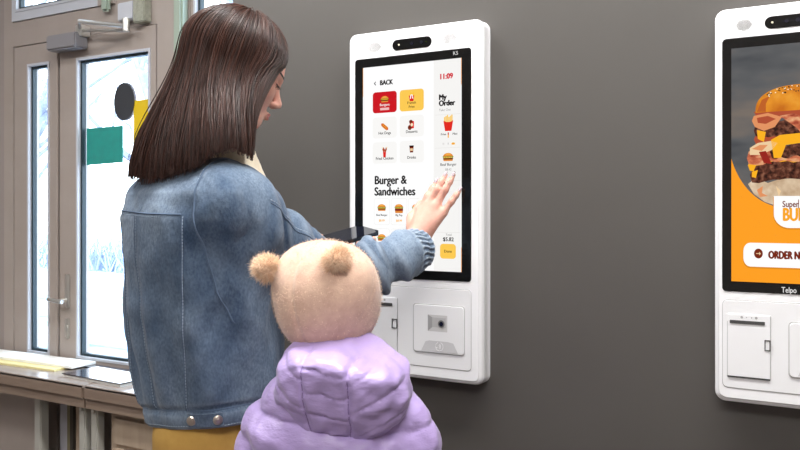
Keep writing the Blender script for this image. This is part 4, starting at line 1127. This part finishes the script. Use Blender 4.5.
# beanie
def hat_in(p, off=0):
    q = Ch.loc(p)
    d = ell(q, (0, -.006, .008), (.0905+off, .0965+off, .0985+off))
    d = smin(d, cap(q, (-.032, -.02, .040), (.032, -.02, .040), .058+off, .058+off), .03)
    return d
def hat_sdf(p):
    q = Ch.loc(p)
    d = hat_in(p)+.0012*wav(p, 40, .5)
    seamd = np.abs(q[:, 0]+.006*np.sin(q[:, 2]*25)); d = d+.0036*np.exp(-(seamd/.0045)**2)*np.clip((-q[:, 1]+.03)/.03, 0, 1)
    sd2 = np.abs(q[:, 1]+.01-.35*(q[:, 2]-.02)); d = d+.0016*np.exp(-(sd2/.003)**2)
    d = smax(d, -(hat_in(p, -.008)), .002)
    cut = -(q[:, 2]+.074+.10*(q[:, 1])) # lower edge, lower at the back
    cut = -(q[:, 2]+.106-.06*np.clip(q[:, 1]-.01, 0, 1))
    return smax(d, cut, .004)
v, f = sdf_mesh(hat_sdf, HcC-.15, HcC+.15, .0032)
hat = link_mesh('beanie', v, f, M['felt'], child, smooth=True)
def brim(p):
    q = Ch.loc(p); z = q[:, 2]+.106-.06*np.clip(q[:, 1]-.01, 0, 1)
    d = np.abs(hat_in(p, .011))-.0060
    return smax(smax(smax(d, -z-.004, .006), z-.040, .006), -.005-q[:, 1], .02)
v, f = sdf_mesh(brim, HcC-.15, HcC+.15, .0032); link_mesh('turned_brim', v, f, M['felt'], hat, smooth=True)
# fuzz on the felt
def fuzz(fn, center, n, L, r, mats, parent, name, cond=None, seed=1, curl=.3):
    g_ = np.random.RandomState(seed); mb = MB()
    for i in range(n):
        d = g_.normal(size=3); d /= np.linalg.norm(d)
        pt, _ = march(fn, center, d, .16, 60)
        if cond is not None and not cond(pt): continue
        dd = d+g_.normal(0, curl, 3); dd /= np.linalg.norm(dd); l = L*g_.uniform(.5, 1.1); bend = g_.normal(0, .35, 3)
        mb.tube([pt-dd*l*.1, pt+dd*l*.5+bend*l*.12, pt+dd*l+bend*l*.45], [r, r*.8, r*.2], 3, int(g_.rand() < .35), cap=False)
    return link_mesh(name, mb.v, mb.f, mats, parent, midx=mb.m, smooth=True)
fz = fuzz(lambda p: hat_in(p, .0005), Ch(0, 0, .01), 5200, .0042, .00028, [M['felt'], M['fur']], hat, 'felt_fuzz', cond=lambda q_: Ch.loc(q_[None])[0, 2] > -.075, seed=3, curl=.7); fz['kind'] = 'stuff'
for k_, (px_, py_, D_) in enumerate(((266.5, 268, 1.40), (337, 260.5, 1.345))):
    c = P(px_, py_, D_)
    pf_ = lambda p, c=c: np.linalg.norm(p-c, axis=1)-.0175+.003*wav(p, 150, k_)
    v, f = sdf_mesh(pf_, c-.03, c+.03, .003); po = link_mesh('pompom', v, f, M['fur'], hat, smooth=True, loc=c)
    fzo = fuzz(pf_, c, 2400, .0125, .00042, [M['fur'], M['fur2']], po, 'fur', seed=9+k_, curl=.55); fzo['kind'] = 'stuff'

# puffer jacket
cza = [.62, .70, .80, .90, .97, 1.02, 1.06, 1.10, 1.135, 1.16]
caw = [.150, .155, .156, .156, .152, .146, .134, .112, .080, .05]
cbw = [.125, .128, .128, .126, .122, .116, .106, .092, .075, .05]
def ctorso(p):
    q = Cb.loc(p); z = q[:, 2]; a = np.interp(z, cza, caw); b = np.interp(z, cza, cbw)
    return ((np.abs(q[:, 0]/a)**2.2+np.abs(q[:, 1]/b)**2.2)**(1/2.2)-1)*np.minimum(a, b)
def coat_sdf(p):
    q = Cb.loc(p); z = q[:, 2]
    d = ctorso(p)
    puff = np.abs(np.sin((z+.010*np.sin(q[:, 0]*14)-.02)*math.pi/.064))**.5
    d = d-.013*puff+.007+.0022*np.sin(q[:, 0]*150+4*np.sin(z*40)+q[:, 1]*60)*np.exp(-(puff/.6)**2)
    for s in (-1, 1):
        a_, b_, c_ = Cb(.112*s, 0, 1.015), Cb(.150*s, .012, .83), Cb(.142*s, .13, .705)
        t = (p-a_)@(b_-a_)/np.linalg.norm(b_-a_); ps = np.abs(np.sin((t+.012*s)*math.pi/.058))**.5
        arm_ = smin(cap(p, a_, b_, .058, .056), cap(p, b_, c_, .054, .044), .02)-.008*ps+.004
        d = smin(d, arm_, .010)
    d = d+.0024*wav(p, 55, .2)+.0020*wav(p, 120, 2)
    return smax(smax(d, .60-z, .01), z-1.145, .02)
v, f = sdf_mesh(coat_sdf, CO+np.array([-.28, -.26, .58]), CO+np.array([.28, .28, 1.2]), .0036)
coat = link_mesh('puffer_jacket', v, f, M['lilac'], child, smooth=True)
hdc = P(339, 396, 1.335); Hh = Frame(hdc, -16, -14)
def hood_coords(p):
    q = Hh.loc(p); return q
s1 = lambda z: -.040-.10*np.clip(z+.02, -.1, .1)*0+.22*np.clip(-z-.03, 0, 1)
def hood_sdf(p):
    q = Hh.loc(p); x, y, z = q.T
    # tapering bag: wide and open at the top, rounded below
    w = np.interp(z, [-.09, -.075, -.04, .0, .04, .075, .10], [.030, .062, .094, .108, .103, .082, .066])
    dth = np.interp(z, [-.09, -.05, .0, .05, .10], [.045, .062, .072, .078, .080])
    yc = np.interp(z, [-.09, 0, .10], [.03, .02, .035])
    d = ((np.abs(x/w)**2.3+np.abs((y-yc)/dth)**2.3)**(1/2.3)-1)*np.minimum(w, dth)
    d = smax(d, z-.074+.32*np.clip(x-.005, 0, 1), .018); d = smax(d, -z-.088, .03)
    d = d-.006
    back = np.clip((-y+.03)/.03, 0, 1)
    sx = np.interp(z, [-.09, -.03, .09], [.020, .036, .040])
    sxl = np.exp(-((np.abs(x+.004)-sx)/.0035)**2)
    d = d+.0045*sxl*back
    cen = (np.abs(x+.004) < sx)
    zz = z+.004*np.sin(x*60)
    hz = np.abs(np.sin((zz+.012)*math.pi/.037))
    d = d+np.where(cen, 0.0042*np.exp(-(hz/.16)**2), .0028*np.exp(-(np.abs(np.sin((z-.45*np.abs(x)+.02)*math.pi/.048))/.14)**2))*back
    d = d+.0016*np.sin(x*170+3*np.sin(z*60))*np.exp(-(hz/.45)**2)*back
    return d+.0026*wav(p, 60, .9)+.0018*wav(p, 130, 2.2)
v, f = sdf_mesh(hood_sdf, hdc-.17, hdc+.17, .0036)
hood = link_mesh('hood', v, f, M['lilac'], coat, smooth=True)
mb = MB()
def hood_line(pts):
    out = []
    for x, z in pts:
        s_ = Hh(x, .03, z); pt, d = march(hood_sdf, s_, Hh.dir(0, -1, 0), .2, 160); out.append(pt+d*.0002)
    return out
for sg in (-1, 1):
    mb.tube(hood_line([(-.004+sg*np.interp(z, [-.09, -.03, .09], [.020, .036, .040]), z) for z in np.linspace(-.072, .052 if sg > 0 else .066, 40)]), .0016, 5)
for kz in range(-2, 3):
    zc = kz*.037-.012
    mb.tube(hood_line([(x, zc-.004*math.sin(x*60)) for x in np.linspace(-.034, .027, 14)]), .0012, 5)
mb.build('hood_seams', M['lilacseam'], hood)
def clegs(p):
    q = Cb.loc(p); d = None
    for s in (-1, 1):
        c = smin(cap(q, (.062*s, 0, .62), (.066*s, .01, .34), .074, .060), cap(q, (.066*s, .01, .34), (.07*s, 0, .12), .06, .052), .02)
        d = c if d is None else smin(d, c, .02)
    return smax(d+.002*wav(p, 40), .10-p[:, 2], .004)
v, f = sdf_mesh(clegs, CO+np.array([-.2, -.2, .08]), CO+np.array([.2, .2, .72]), .007); link_mesh('trousers', v, f, mat('dark trousers', srgb(70, 72, 90), .8), child, smooth=True)
for s in (-1, 1):
    sh = lambda p, s=s: smax(smin(cap(Cb.loc(p), (.07*s, -.02, .05), (.078*s, .10, .04), .046, .040), cap(Cb.loc(p), (.07*s, -.005, .05), (.07*s, -.005, .16), .052, .056), .03), .003-p[:, 2], .004)
    v, f = sdf_mesh(sh, Cb(.07*s, .03, .09)-.17, Cb(.07*s, .03, .09)+.17, .006); link_mesh('boot', v, f, M['boot'], child, smooth=True)

# ================================================================ LIGHT, SKY, CAMERA
w = bpy.data.worlds.new('sky'); sc.world = w; w.use_nodes = True; nt = w.node_tree
bg = nt.nodes['Background']; tc = nt.nodes.new('ShaderNodeTexCoord'); sp = nt.nodes.new('ShaderNodeSeparateXYZ'); rp = nt.nodes.new('ShaderNodeValToRGB')
rp.color_ramp.elements[0].color = (.93, .97, 1, 1); rp.color_ramp.elements[1].color = (.62, .80, 1, 1); rp.color_ramp.elements[1].position = .6
nt.links.new(tc.outputs['Generated'], sp.inputs[0]); nt.links.new(sp.outputs['Z'], rp.inputs['Fac']); nt.links.new(rp.outputs['Color'], bg.inputs['Color'])
bg.inputs['Strength'].default_value = 7.5
cam = bpy.data.cameras.new('camera'); co = bpy.data.objects.new('camera', cam); COL.objects.link(co)
co.location = (0, CAMY, CAMZ); co.rotation_euler = (R(90), 0, R(30.7)); cam.sensor_width = 36; cam.lens = 36*F_/800; cam.shift_y = -17/800; cam.clip_start = .05
sc.camera = co
sc.view_settings.view_transform = 'Standard'; sc.view_settings.look = 'None'; sc.view_settings.gamma = 1; sc.view_settings.use_curve_mapping = False
sc.view_settings.exposure = 0
sc.cycles.use_denoising = True; sc.cycles.max_bounces = 8; sc.cycles.transparent_max_bounces = 12
